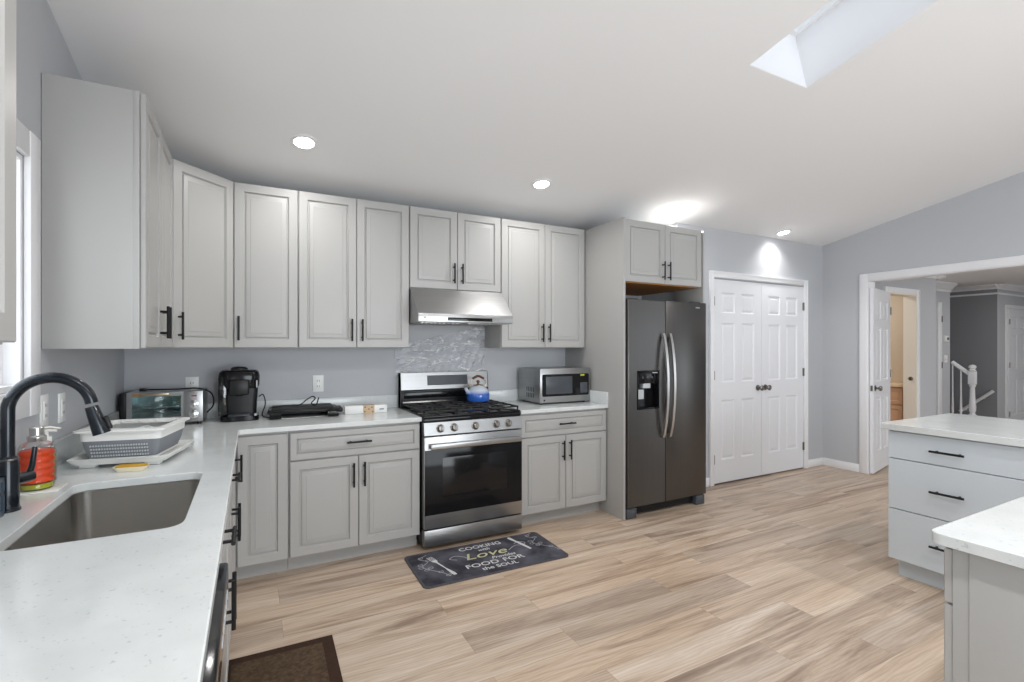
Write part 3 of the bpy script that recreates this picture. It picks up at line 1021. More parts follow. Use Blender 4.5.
ct2 = counter('countertop', 'short white quartz counter under the microwave', [(2.523, -0.001), (2.523, -0.648), (3.361, -0.648), (3.361, -0.001)], CT, 0.029, (2.94, -0.3))
MB().box(-0.416, 0.419, 0.279, 0.2985, 0.029, 0.131, 0.002).build('backsplash', M['quartz'], ct2)
MB().box(0.401, 0.421, -0.345, 0.278, 0.029, 0.131, 0.002).build('backsplash', M['quartz'], ct2)

# sink
si = thing('sink', 'stainless undermount sink under the black faucet', 'sink', (0.356, -2.0, 0.66))
loops = [(SK[0] - 0.008, SK[1] + 0.008, SK[2] - 0.008, SK[3] + 0.008, 0.05, 0.884), (SK[0] + 0.001, SK[1] - 0.001, SK[2] + 0.001, SK[3] - 0.001, 0.045, 0.884),
         (SK[0] + 0.004, SK[1] - 0.004, SK[2] + 0.004, SK[3] - 0.004, 0.045, 0.72), (SK[0] + 0.012, SK[1] - 0.012, SK[2] + 0.012, SK[3] - 0.012, 0.045, 0.69),
         (SK[0] + 0.035, SK[1] - 0.035, SK[2] + 0.035, SK[3] - 0.035, 0.03, 0.672)]
vs, fs = [], []
kk = 24
for x0, x1, y0, y1, r_, z in loops:
    vs += [(x - 0.356, y + 2.0, z - 0.66) for x, y in rrect(x0, x1, y0, y1, r_)]
for a in range(len(loops) - 1):
    for i in range(kk):
        j = (i + 1) % kk
        fs.append((a * kk + i, a * kk + j, (a + 1) * kk + j, (a + 1) * kk + i))
fs.append(tuple((len(loops) - 1) * kk + i for i in range(kk)))
o = MB().add(vs, fs).build('basin', M['sinksteel'], si, angle=50)
sd = o.modifiers.new('solid', 'SOLIDIFY')
sd.thickness = 0.001
sd.offset = 1
MB().at(0, 0, 0.0125).lathe([(0.045, 0), (0.045, 0.003), (0.030, 0.002), (0.028, -0.004)], 24).build('drain', M['chrome'], si)

# island
il = thing('island_cabinet', 'white island cabinet with three flat drawers and black pulls', 'cabinet', (4.90, -2.335, 0), R(-90))
MB().box(0, 1.30, -0.73, 0.0, 0.115, 0.895, 0.001).build('body', M['cab_white'], il)
MB().box(0.02, 1.28, -0.67, -0.02, 0, 0.115).build('toe_kick', M['cab_white'], il)
for col in (0, 1):
    for z0, z1 in ((0.727, 0.886), (0.423, 0.722), (0.118, 0.418)):
        hz = {0.727: 0.803, 0.423: 0.572, 0.118: 0.262}[z0]
        add_door(il, 0.002 + col * 0.65, 0.648 + col * 0.65, z0, z1, 0.73, 0.296 + col * 0.65, hz, 'drawer', False, flat=True, m=M['cab_white'])
it = counter('countertop', 'white quartz island top over the drawers', rrect(4.108, 5.02, -3.68, -2.312, 0.008, 2), 0.935, 0.038, (4.56, -3.0))

# peninsula in the near right corner
pe = thing('peninsula_cabinet', 'gray cabinet under the near right counter corner', 'cabinet', (2.32, -3.325, 0), R(180))
MB().box(-1.20, 0, 0.0, 0.62, 0.10, 0.884, 0.001).build('body', M['cab'], pe)
MB().box(-1.20, -0.02, 0.075, 0.62, 0, 0.10).build('toe_kick', M['cab'], pe)
MB().box(0.0, 0.006, 0.035, 0.60, 0.12, 0.876, 0.002).build('end_panel', M['cab'], pe)
for x0, x1 in ((-0.006 - 0.58, -0.006), (-1.19, -0.006 - 0.584)):
    y = -0.002
    o = raised_mb(x0, x1, 0.730, 0.868, y, 0.040, DT, 0.55).build('drawer', M['cab'], pe, angle=20)
    handle_mb((x0 + x1) / 2, y - DT, 0.80, vertical=False).build('handle', M['black'], o)
    o = raised_mb(x0, x1, 0.106, 0.722, y).build('door', M['cab'], pe, angle=20)
    handle_mb(x0 + 0.04, y - DT, 0.60).build('handle', M['black'], o)
pt = counter('countertop', 'white quartz counter corner at the near right edge', rrect(2.285, 3.56, -3.96, -3.285, 0.03), 0.914, 0.029, (2.9, -3.6))

# ------------------------------------------------------------------ gas range
rg = thing('gas_range', 'stainless gas range with black oven window between the base cabinets', 'stove', (2.130, 0, 0))
HWR = 0.379
MB().box(-HWR, HWR, -0.63, -0.03, 0.03, 0.905, 0.003).build('body', M['blackplastic'], rg)
mb = MB()
for x in (-0.33, 0.33):
    for y in (-0.58, -0.10):
        MB().at(x, y, 0).lathe([(0.022, 0), (0.022, 0.012), (0.012, 0.014), (0.012, 0.032)], 14).build('foot', M['blackplastic'], rg)
ck = MB().box(-HWR, HWR, -0.665, -0.075, 0.905, 0.922, 0.006).build('cooktop', M['blackgloss'], rg)
BURN = [(-0.25, -0.50), (-0.25, -0.20), (0.0, -0.36), (0.25, -0.50), (0.25, -0.20)]
for x, y in BURN:
    MB().at(x, y, 0.922).lathe([(0.055, -0.001), (0.050, 0.006), (0.036, 0.008), (0.036, 0.014), (0.042, 0.016), (0.040, 0.022), (0.005, 0.024)], 20).build('burner', M['castiron'], ck)
for k, (x0, x1) in enumerate(((-0.372, -0.127), (-0.123, 0.123), (0.127, 0.372))):
    mb = MB()
    z0, z1 = 0.940, 0.952
    for x in (x0, x1 - 0.012):
        mb.box(x, x + 0.012, -0.645, -0.095, z0, z1, 0.002)
    for y in (-0.645, -0.107):
        mb.box(x0, x1, y, y + 0.012, z0, z1, 0.002)
    cx = (x0 + x1) / 2
    mb.box(cx - 0.006, cx + 0.006, -0.645, -0.095, z0 + 0.001, z1 + 0.002, 0.002)
    for y in (-0.52, -0.40, -0.30, -0.18):
        mb.box(x0, x1, y - 0.006, y + 0.006, z0 + 0.001, z1 + 0.002, 0.002)
    for x in (x0 + 0.006, x1 - 0.006):
        for y in (-0.639, -0.101):
            mb.cyl((x, y, 0.9215), (x, y, z0 + 0.002), 0.006, 8)
    mb.build('grate', M['castiron'], rg)
# back guard
MB().box(-HWR, HWR, -0.075, -0.018, 0.905, 1.05, 0.003).build('back_riser', M['blackplastic'], rg)
bgd = MB().prism([(-0.088, 1.055), (-0.072, 1.188), (-0.018, 1.188), (-0.018, 1.055)], -HWR, HWR, axis='x').build('back_guard', M['steel'], rg)
for sx in (-1, 1):
    MB().prism([(-0.090, 0.93), (-0.090, 1.053), (-0.073, 1.190), (-0.018, 1.190), (-0.018, 0.93)], sx * HWR - (0.004 if sx > 0 else 0), sx * HWR + (0.004 if sx < 0 else 0) + 0.0001, axis='x').build('side_cap', M['blackplastic'], bgd)
mb = MB()
mb.v = []
def tilt(x0, x1, z0, z1, off=0.002):
    yy = lambda z: -0.088 + (z - 1.055) / 0.133 * 0.016
    return [(x0, yy(z0) - off, z0), (x1, yy(z0) - off, z0), (x1, yy(z1) - off, z1), (x0, yy(z1) - off, z1),
            (x0, yy(z0) + 0.002, z0), (x1, yy(z0) + 0.002, z0), (x1, yy(z1) + 0.002, z1), (x0, yy(z1) + 0.002, z1)]
BOXF = [(0, 1, 2, 3), (4, 7, 6, 5), (0, 4, 5, 1), (1, 5, 6, 2), (2, 6, 7, 3), (3, 7, 4, 0)]
dsp = MB().add(tilt(-0.16, 0.19, 1.085, 1.165), BOXF).build('display', M['ledgray'], bgd, smooth=False)
MB().box(-0.35, 0.30, -0.0775, -0.074, 0.985, 1.035, 0.001).build('vent_strip', M['blackgloss'], rg)
MB().box(-0.36, 0.10, -0.0790, -0.074, 0.930, 0.962, 0.001).build('lower_strip', M['nickel'], rg)
# front: control panel, door, drawer
MB().box(-HWR, HWR, -0.672, -0.629, 0.876, 0.906, 0.008).build('front_lip', M['blackgloss'], rg)
cpn = MB().prism([(-0.692, 0.790), (-0.676, 0.876), (-0.629, 0.876), (-0.629, 0.790)], -HWR, HWR, axis='x').build('control_panel', M['steel'], rg)
for x in (-0.264, -0.162, -0.002, 0.164, 0.263):
    kb = MB().at(x, -0.684, 0.833, rx=R(90 - 10))
    kb.lathe([(0.029, -0.002), (0.029, 0.004), (0.022, 0.007), (0.0205, 0.028), (0.018, 0.031)], 20)
    kb.box(-0.005, 0.005, -0.021, 0.021, 0.028, 0.038, 0.002)
    kb.build('knob', M['nickel'], cpn)
od = MB().box(-HWR, HWR, -0.688, -0.631, 0.150, 0.780, 0.004).build('oven_door', M['steel'], rg)
MB().box(-HWR + 0.003, HWR - 0.003, -0.6905, -0.687, 0.245, 0.690, 0.001).build('oven_glass', M['ovenglass'], od)
MB().box(-0.25, 0.25, -0.6915, -0.690, 0.36, 0.63, 0.0005).build('oven_window', M['blackgloss'], od)
hb = MB().box(-0.350, 0.350, -0.742, -0.722, 0.700, 0.738, 0.006)
for x in (-0.335, 0.335):
    hb.box(x - 0.014, x + 0.014, -0.724, -0.687, 0.704, 0.734, 0.003)
hb.build('oven_handle', M['steel'], od)
dwr = MB().box(-HWR, HWR, -0.688, -0.631, 0.032, 0.142, 0.004).build('storage_drawer', M['steel'], rg)

# ------------------------------------------------------------------ range hood
hd = thing('range_hood', 'slanted stainless range hood under the short wall cabinet', 'range hood', (2.1345, 0, 1.572))
mb = MB().prism([(-0.005, 0.262), (-0.335, 0.262), (-0.345, 0.250), (-0.53, 0.066), (-0.53, 0.004), (-0.005, 0.004)], -0.379, 0.379, axis='x')
mb.build('shell', M['steel'], hd, angle=20)
lp = MB().box(-0.377, 0.377, -0.536, -0.5295, 0.004, 0.064, 0.002).build('front_lip', M['steelv'], hd)
MB().box(-0.16, 0.20, -0.5385, -0.5355, 0.016, 0.040, 0.0008).build('control_strip', M['blackgloss'], lp)
MB().box(-0.34, -0.32, -0.5372, -0.5355, 0.028, 0.040, 0.0005).build('badge', M['ledlight'], lp)
for x in (-0.185, 0.185):
    mb = MB().box(x - 0.165, x + 0.165, -0.48, -0.10, 0, 0.005, 0.002)
    for i in range(9):
        mb.box(x - 0.15 + i * 0.034, x - 0.136 + i * 0.034, -0.46, -0.12, -0.003, 0.001)
    mb.build('baffle_filter', M['steelv'], hd)

# ------------------------------------------------------------------ refrigerator
fr = thing('refrigerator', 'dark stainless side by side refrigerator with water dispenser', 'refrigerator', (3.835, 0, 0))
MB().box(-0.447, 0.447, -0.775, -0.05, 0.075, 1.775, 0.004).build('body', M['fridgeside'], fr)
for x0, x1 in ((-0.447, -0.342), (0.342, 0.447)):
    MB().box(x0, x1, -0.845, -0.70, 0.0, 0.085, 0.008).build('foot_cover', M['ledgray'], fr)
mb = MB().box(-0.34, 0.34, -0.80, -0.74, 0.02, 0.075)
for i in range(3):
    mb.box(-0.34, 0.34, -0.804, -0.80, 0.028 + i * 0.015, 0.036 + i * 0.015)
mb.build('base_grille', M['blackplastic'], fr)
for x in (-0.36, 0.36):
    MB().box(x - 0.05, x + 0.05, -0.83, -0.66, 1.776, 1.796, 0.006).build('hinge_cover', M['fridgeside'], fr)
SPL = -0.044
# freezer door with recess for the dispenser
dx0, dx1, dz0, dz1 = -0.352, -0.115, 0.885, 1.197
fd = MB().prism([(-0.447, 0.095), (SPL - 0.004, 0.095), (SPL - 0.004, 1.785), (-0.447, 1.785)], -0.862, -0.782,
                holes=[[(dx0, dz0), (dx1, dz0), (dx1, dz1), (dx0, dz1)]], axis='y').build('freezer_door', M['dsteel'], fr)
bv = fd.modifiers.new('bevel', 'BEVEL'); bv.width = 0.006; bv.segments = 2; bv.limit_method = 'ANGLE'
dd_ = MB().box(SPL + 0.004, 0.447, -0.862, -0.782, 0.095, 1.785, 0.006).build('fridge_door', M['dsteel'], fr)
MB().box(0.315, 0.365, -0.8632, -0.8615, 1.735, 1.742).build('badge', M['ledlight'], dd_)
ds = MB()
ds.box(dx0 - 0.004, dx1 + 0.004, -0.795, -0.785, dz0 - 0.004, dz1 + 0.004)
for x0, x1, z0, z1 in ((dx0, dx0 + 0.008, dz0, dz1), (dx1 - 0.008, dx1, dz0, dz1), (dx0, dx1, dz0, dz0 + 0.012), (dx0, dx1, dz1 - 0.008, dz1)):
    ds.box(x0, x1, -0.866, -0.79, z0, z1, 0.001)
dsp = ds.build('water_dispenser', M['blackgloss'], fd)
MB().box(dx0 + 0.008, dx1 - 0.008, -0.852, -0.795, 1.095, dz1 - 0.008, 0.003).build('dispenser_panel', M['blackgloss'], dsp)
for i in range(3):
    MB().at(-0.285 + i * 0.05, -0.852, 1.145, rx=R(90)).lathe([(0.010, -0.001), (0.010, 0.002), (0.007, 0.003)], 12).build('dispenser_button', M['ledgray'], dsp)
MB().box(-0.275, -0.195, -0.846, -0.80, 1.055, 1.105, 0.004).build('ice_chute', M['ledlight'], dsp)
MB().add([(-0.335, -0.842, 1.045), (-0.265, -0.842, 1.045), (-0.25, -0.825, 0.965), (-0.325, -0.825, 0.965),
          (-0.335, -0.832, 1.045), (-0.265, -0.832, 1.045), (-0.25, -0.815, 0.965), (-0.325, -0.815, 0.965)], BOXF).build('paddle', M['ledlight'], dsp, smooth=False)
MB().box(-0.18, -0.125, -0.8535, -0.85, 1.178, 1.188).build('dispenser_badge', M['ledlight'], dsp)
for x, par in ((SPL - 0.038, fd), (SPL + 0.038, dd_)):
    pts = [(x, -0.863 - 0.012 - 0.052 * math.sin(math.pi * min(max((t - 0.02) / 0.96, 0), 1)) ** 0.6, 0.64 + 0.87 * t) for t in [i / 20 for i in range(21)]]
    mb = MB()
    vs, fs = [], []
    for p in pts:
        for a, b_ in ((-0.012, -0.009), (0.012, -0.009), (0.014, 0), (0.012, 0.009), (-0.012, 0.009), (-0.014, 0)):
            vs.append((p[0] + a, p[1] + b_, p[2]))
    for k in range(20):
        for i in range(6):
            j = (i + 1) % 6
            fs.append((k * 6 + i, k * 6 + j, k * 6 + 6 + j, k * 6 + 6 + i))
    fs += [tuple(range(6)), tuple(120 + i for i in range(6))]
    mb.add(vs, fs)
    mb.box(x - 0.010, x + 0.010, -0.876, -0.861, 0.642, 0.668, 0.002)
    mb.box(x - 0.010, x + 0.010, -0.876, -0.861, 1.482, 1.508, 0.002)
    mb.build('handle', M['handle_steel'], par, angle=40)

# ------------------------------------------------------------------ microwave
mw = thing('microwave', 'stainless microwave oven on the short counter', 'microwave', (3.083, -0.235, CT + 0.0006))
for x in (-0.22, 0.22):
    for y in (-0.14, 0.15):
        MB().at(x, y, 0).lathe([(0.014, 0), (0.012, 0.014)], 12).build('foot', M['blackplastic'], mw)
mb = MB().box(-0.254, 0.254, -0.165, 0.195, 0.013, 0.298, 0.004)
mb.build('case', M['steel'], mw)
for i in range(5):
    for j in range(2):
        MB().box(-0.2555, -0.253, -0.08 + i * 0.028, -0.072 + i * 0.028, 0.05 + j * 0.05, 0.088 + j * 0.05).build('vent_slot', M['blackplastic'], mw)
fc_ = MB().box(-0.255, 0.255, -0.187, -0.166, 0.013, 0.300, 0.004).build('front', M['steel'], mw)
mb = MB().prism(rrect(-0.235, 0.240, 0.066, 0.252, 0.014, 4), -0.190, -0.186, axis='y')
dr = mb.build('door', M['blackgloss'], fc_)
MB().box(-0.200, 0.065, -0.1915, -0.1895, 0.085, 0.232, 0.0006).build('window', M['ledgray'], dr)
MB().box(0.150, 0.225, -0.1915, -0.1895, 0.085, 0.175, 0.0006).build('keypad', M['ledgray'], fc_)
MB().box(0.150, 0.192, -0.1915, -0.1895, 0.232, 0.246, 0.0006).build('sticker', M['lime'], fc_)
MB().box(-0.222, -0.206, -0.1885, -0.1865, 0.028, 0.042, 0.0005).build('badge', M['blackplastic'], fc_)

# ------------------------------------------------------------------ kettle on the back right burner
kt = thing('kettle', 'blue and white enamel kettle on the right rear burner', 'kettle', (2.345, -0.245, 0.9546))
MB().lathe([(0.070, 0), (0.088, 0.004), (0.094, 0.022), (0.094, 0.055), (0.086, 0.085), (0.066, 0.112), (0.045, 0.124), (0.042, 0.127)], 32).build('body', M['enamel'], kt)
MB().tube(bez([(-0.082, -0.02, 0.060), (-0.105, -0.028, 0.085), (-0.122, -0.033, 0.112)], 6), [0.020] * 6 + [0.014] * 7, 12).build('spout', M['enamel'], kt)
ld = MB().lathe([(0.044, 0.126), (0.040, 0.134), (0.020, 0.140), (0.008, 0.142)], 24).build('lid', M['brass'], kt)
MB().lathe([(0.007, 0.141), (0.007, 0.150), (0.014, 0.154), (0.013, 0.166), (0.004, 0.172)], 16).build('knob', M['kettle_knob'], ld)
mb = MB()
mb.tube(bez([(0.062, 0, 0.108), (0.068, 0, 0.150), (0.045, 0, 0.186)], 6), 0.004, 8)
mb.tube(bez([(-0.062, 0, 0.108), (-0.068, 0, 0.150), (-0.045, 0, 0.186)], 6), 0.004, 8)
hk = mb.build('handle', M['brass'], kt)
MB().tube(bez([(0.05, 0, 0.184), (0, 0, 0.205), (-0.05, 0, 0.184)], 8), 0.010, 12).build('grip', M['kettle_knob'], hk)

# ------------------------------------------------------------------ plastic film behind the stove
random.seed(5)
out = [(1.72, 1.185), (1.73, 1.43), (1.83, 1.44), (2.06, 1.52), (2.30, 1.56), (2.505, 1.565), (2.515, 1.36), (2.50, 1.17)]
bm = bmesh.new()
nx, nz = 44, 24
x0, x1, z0, z1 = 1.722, 2.51, 1.165, 1.562
top = lambda x: 1.405 + (x - 1.72) / (2.42 - 1.72) * 0.158 if x < 2.42 else 1.563
gr = []
for i in range(nx + 1):
    x = x0 + (x1 - x0) * i / nx
    row = []
    for j in range(nz + 1):
        t = j / nz
        zt = top(x) + 0.006 * math.sin(x * 40)
        z = z0 + (zt - z0) * t
        y = -0.007 - 0.005 * (0.5 + 0.5 * math.sin(x * 19 + z * 31)) * (0.4 + 0.6 * t) - 0.004 * abs(math.sin(x * 47 - z * 23)) - random.random() * 0.004
        row.append(bm.verts.new((x - 2.13, y, z - 1.165)))
    gr.append(row)
for i in range(nx):
    for j in range(nz):
        bm.faces.new((gr[i][j], gr[i + 1][j], gr[i + 1][j + 1], gr[i][j + 1]))
fl = MB().addbm(bm).build('plastic_film', M['film'], smooth=False)
fl.location = (2.13, -0.001, 1.165)
sd = fl.modifiers.new('solid', 'SOLIDIFY'); sd.thickness = 0.0004
tag(fl, 'clear crinkled plastic sheet stuck to the wall above the stove', 'plastic sheet')

# ------------------------------------------------------------------ toaster oven
to = thing('toaster_oven', 'silver toaster oven with glass door in the counter corner', 'toaster oven', (0.256, -0.155, CT + 0.0006), R(-2))
to.scale = (1.0, 1.0, 1.06)
for x in (-0.17, 0.17):
    for y in (-0.10, 0.10):
        MB().at(x, y, 0).lathe([(0.013, 0), (0.013, 0.016)], 12).build('foot', M['blackplastic'], to)
sh = MB()
sh.box(-0.193, 0.193, -0.115, 0.12, 0.188, 0.196, 0.002).box(-0.193, 0.193, -0.115, 0.12, 0.015, 0.024, 0.002)
sh.box(-0.193, -0.181, -0.115, 0.12, 0.024, 0.188).box(0.093, 0.193, -0.115, 0.12, 0.024, 0.188).box(-0.181, 0.093, 0.108, 0.12, 0.024, 0.188)
sh.build('shell', M['steelv'], to)
pn = MB().box(0.095, 0.194, -0.124, -0.114, 0.018, 0.196, 0.003).build('control_panel', M['steel'], to)
for z in (0.118, 0.060):
    kb = MB().at(0.145, -0.124, z, rx=R(90)).lathe([(0.024, -0.001), (0.024, 0.004), (0.018, 0.006), (0.017, 0.020), (0.014, 0.022)], 20)
    kb.box(-0.003, 0.003, -0.016, 0.016, 0.021, 0.026)
    kb.build('knob', M['chrome'], pn)
MB().box(0.132, 0.160, -0.1255, -0.1235, 0.164, 0.172).build('indicator', M['red'], pn)
dr = MB().prism([(-0.193, 0.018), (0.092, 0.018), (0.092, 0.196), (-0.193, 0.196)], -0.125, -0.116, holes=[[(-0.168, 0.052), (0.078, 0.052), (0.078, 0.172), (-0.168, 0.172)]], axis='y').build('door', M['steel'], to)
MB().box(-0.168, 0.078, -0.122, -0.119, 0.052, 0.172).build('glass', M['toastglass'], dr)
MB().box(-0.185, 0.085, -0.1265, -0.1245, 0.020, 0.046, 0.001).build('lower_trim', M['ledgray'], dr)
hm = MB().box(-0.12, 0.02, -0.150, -0.138, 0.178, 0.192, 0.004)
for x in (-0.11, 0.01):
    hm.box(x - 0.006, x + 0.006, -0.140, -0.124, 0.180, 0.190)
hm.build('handle', M['brass'], dr)
MB().box(-0.165, -0.105, -0.1275, -0.1245, 0.174, 0.190, 0.001).build('tape_patch', M['tape_brown'], dr)
rk = MB()
for z in (0.080, 0.105):
    for i in range(5):
        rk.cyl((-0.180, -0.09 + i * 0.045, z), (0.092, -0.09 + i * 0.045, z), 0.0022, 6)
rk.build('rack', M['chrome'], to)
MB().box(-0.15, 0.065, -0.10, 0.09, 0.106, 0.112, 0.002).build('tray', M['chrome'], to)
MB().tube(bez([(-0.12, -0.02, 0.205), (-0.05, -0.05, 0.206), (0.05, -0.04, 0.204), (0.16, -0.03, 0.204), (0.228, -0.01, 0.17), (0.238, 0.0, 0.10), (0.200, 0.03, 0.05)], 8), 0.0048, 8).box(-0.150, -0.115, -0.032, -0.010, 0.197, 0.214, 0.003).build('power_cord', M['blackplastic'], to)
bx = MB().box(0, 0.034, 0, 0.22, 0, 0.205, 0.006).build('black_box', M['blackplastic'])
bx.location = (0.022, -0.262, CT + 0.0006)
tag(bx, 'narrow black box standing in the corner left of the toaster oven', 'box')

# ------------------------------------------------------------------ coffee maker
kf = thing('coffee_maker', 'black single cup coffee maker on the corner counter', 'coffee maker', (0.640, -0.165, CT + 0.0006))
kf.scale = (1.13, 1.0, 1.03)
MB().prism(rrect(-0.092, 0.104, -0.125, 0.10, 0.05), 0, 0.032).build('base', M['blackgloss'], kf)
mb = MB()
prof = [(0.035, 0.018, 0.085), (0.10, 0.016, 0.088), (0.22, 0.014, 0.096), (0.285, 0.012, 0.100), (0.310, 0.012, 0.094)]
ring = lambda x0, x1, y0, y1, r_: rrect(x0, x1, y0, y1, r_, 4)
vs, fs = [], []
for z, y0, hw_ in [(0.030, -0.02, 0.088), (0.12, -0.02, 0.092), (0.21, -0.02, 0.098), (0.26, -0.02, 0.104)]:
    vs += [(x, y, z) for x, y in ring(-hw_ + 0.004, hw_ + 0.004, y0, 0.10, 0.03)]
kk = 20
for a in range(3):
    for i in range(kk):
        j = (i + 1) % kk
        fs.append((a * kk + i, a * kk + j, (a + 1) * kk + j, (a + 1) * kk + i))
fs += [tuple(range(kk)), tuple(3 * kk + i for i in range(kk))]
MB().add(vs, fs).build('column', M['blackplastic'], kf)
vs, fs = [], []
for z, s_ in [(0.205, 0.90), (0.225, 0.985), (0.285, 1.0), (0.308, 0.95), (0.320, 0.82)]:
    vs += [(x * s_ + 0.003, (y + 0.01) * s_ - 0.01, z) for x, y in ring(-0.106, 0.106, -0.115, 0.10, 0.055)]
for a in range(4):
    for i in range(kk):
        j = (i + 1) % kk
        fs.append((a * kk + i, a * kk + j, (a + 1) * kk + j, (a + 1) * kk + i))
fs += [tuple(range(kk)), tuple(4 * kk + i for i in range(kk))]
hd_ = MB().add(vs, fs).build('head', M['blackgloss'], kf)
MB().at(0.003, -0.035, 0.318).lathe([(0.045, -0.004), (0.043, 0.014), (0.030, 0.022), (0.005, 0.024)], 24).build('lid_button', M['blackplastic'], hd_)
MB().at(0.003, -0.035, 0.312).lathe([(0.056, -0.002), (0.058, 0.004), (0.052, 0.009), (0.046, 0.009)], 28).build('lid_ring', M['handle_steel'], hd_)
MB().box(-0.048, 0.054, -0.126, -0.113, 0.165, 0.262, 0.012).build('brew_face', M['blackplastic'], kf)
MB().at(0.003, -0.085, 0.155).lathe([(0.016, 0), (0.030, 0.05)], 16).build('nozzle', M['blackplastic'], kf)
MB().box(-0.052, 0.058, -0.118, -0.03, 0.032, 0.040, 0.003).build('drip_tray', M['ledgray'], kf)
MB().box(-0.102, -0.055, -0.105, 0.06, 0.034, 0.285, 0.014).build('water_tank', M['tank'], kf)
for z in (0.040, 0.262):
    MB().box(-0.104, -0.094, -0.02, 0.02, z, z + 0.012, 0.002).build('tank_clip', M['ledlight'], kf)
MB().box(0.090, 0.096, -0.1165, -0.105, 0.21, 0.255).build('badge', M['ledlight'], hd_)
MB().box(0.080, 0.092, -0.119, -0.110, 0.032, 0.044).build('foot_light', M['ledlight'], kf)
MB().tube(bez([(0.105, 0.02, 0.14), (0.128, 0.03, 0.15), (0.140, 0.03, 0.09), (0.122, 0.0, 0.02), (0.150, -0.05, 0.008), (0.180, -0.06, 0.006)], 8), 0.0038, 8).build('power_cord', M['blackplastic'], kf)

# ------------------------------------------------------------------ electric griddle
gd = thing('electric_griddle', 'black electric griddle lying on the counter with its cord on top', 'griddle', (1.035, -0.20, CT + 0.0006), R(-3))
MB().box(-0.225, 0.225, -0.10, 0.13, 0.030, 0.060, 0.014, 3).build('plate', M['blackplastic'], gd)
MB().box(-0.20, 0.19, -0.09, 0.12, 0.056, 0.070, 0.006).build('lid', M['castiron'], gd)
for x in (-0.175, 0.185):
    MB().at(0, 0, 0).tube([(x - 0.035, -0.108, 0.0265), (x + 0.035, -0.108, 0.0265)], 0.026, 14).build('foot_roll', M['blackgloss'], gd)
MB().box(-0.20, 0.21, 0.09, 0.125, 0, 0.032, 0.004).build('rear_foot', M['blackplastic'], gd)
MB().box(0.222, 0.255, -0.07, 0.09, 0.022, 0.055, 0.010).build('grip', M['blackplastic'], gd)
MB().tube(bez([(-0.21, -0.05, 0.072), (-0.12, -0.02, 0.080), (-0.03, -0.01, 0.079), (0.02, 0.02, 0.110), (0.06, 0.02, 0.132), (0.075, 0.0, 0.118), (0.05, -0.02, 0.088), (0.08, -0.03, 0.077), (0.10, 0.03, 0.120)], 8), 0.0042, 8).build('power_cord', M['blackplastic'], gd)
pp = MB().box(-0.16, 0.13, -0.055, 0.07, 0, 0.0015).box(-0.13, 0.02, -0.068, -0.05, 0, 0.0012).build('paper_sheet', M['white'])
pp.location = (1.05, -0.215, CT + 0.0003)
tag(pp, 'white paper lying under the black griddle', 'paper')

# ------------------------------------------------------------------ foil box
fb = thing('wrap_box', 'long white carton with a tan band beside the griddle', 'box', (1.452, -0.235, CT + 0.0006), R(-3))
MB().box(-0.148, 0.148, -0.030, 0.030, 0, 0.056, 0.0015).build('carton', M['white'], fb)
bnd = MB().box(-0.022, 0.058, -0.0312, 0.0312, -0.0002, 0.0572).build('band', M['tape'], fb)
for x, z in ((-0.010, 0.012), (0.018, 0.030), (0.046, 0.010), (0.040, 0.042), (-0.008, 0.044)):
    MB().at(x, -0.0312, z, rx=R(90)).lathe([(0.005, -0.0005), (0.005, 0.0006)], 10).build('band_dot', M['kettle_knob'], bnd)
MB().box(0.094, 0.126, -0.0312, -0.0295, 0.022, 0.030).build('print', M['slot'], fb)

# ------------------------------------------------------------------ dish rack and tray
dt = MB()
DR = (0.275, -1.275)
vs = []
tr = thing('drain_tray', 'white drain tray under the dish rack beside the sink', 'tray', (DR[0], DR[1], CT + 0.0006), R(-11))
tr.scale = (0.92, 0.76, 1.3)
mb = MB()
loops = [(0.170, 0.225, 0.012), (0.188, 0.245, 0.030), (0.182, 0.239, 0.031), (0.166, 0.221, 0.016)]
vs, fs = [], []
kk = 24
for hx_, hy_, z in loops:
    vs += [(x, y, z) for x, y in rrect(-hx_, hx_, -hy_, hy_, 0.03)]
for a in range(3):
    for i in range(kk):
        j = (i + 1) % kk
        fs.append((a * kk + i, a * kk + j, (a + 1) * kk + j, (a + 1) * kk + i))
fs += [tuple(range(kk)), tuple(3 * kk + i for i in range(kk))]
MB().add(vs, fs).build('tray_pan', M['white'], tr)
for x in (-0.12, 0.12):
    for y in (-0.18, 0.18):
        MB().box(x - 0.03, x + 0.03, y - 0.02, y + 0.02, 0, 0.013, 0.003).build('foot', M['white'], tr)
dk = thing('dish_rack', 'white and gray collapsible dish rack on the counter by the sink', 'dish rack', (DR[0], DR[1], CT + 0.0221), R(-11))
dk.scale = (0.87, 0.72, 1.12)
def frame_loop(loops, k=5):
    vs, fs = [], []
    n_ = 4 * (k + 1)
    for hx_, hy_, r_, z in loops:
        vs += [(x, y, z) for x, y in rrect(-hx_, hx_, -hy_, hy_, r_, k)]
    for a in range(len(loops) - 1):
        for i in range(n_):
            j = (i + 1) % n_
            fs.append((a * n_ + i, a * n_ + j, (a + 1) * n_ + j, (a + 1) * n_ + i))
    return vs, fs, n_
vs, fs, n_ = frame_loop([(0.160, 0.212, 0.03, 0.075), (0.162, 0.216, 0.03, 0.104), (0.180, 0.236, 0.03, 0.107), (0.181, 0.237, 0.03, 0.114), (0.150, 0.192, 0.025, 0.116), (0.148, 0.190, 0.025, 0.100)])
MB().add(vs, fs).build('rim', M['white'], dk)
vs, fs, n_ = frame_loop([(0.135, 0.185, 0.025, 0.012), (0.150, 0.203, 0.03, 0.045), (0.158, 0.211, 0.03, 0.078), (0.152, 0.204, 0.03, 0.078), (0.140, 0.193, 0.03, 0.03), (0.128, 0.178, 0.03, 0.010)])
fs += [tuple(5 * n_ + i for i in range(n_))]
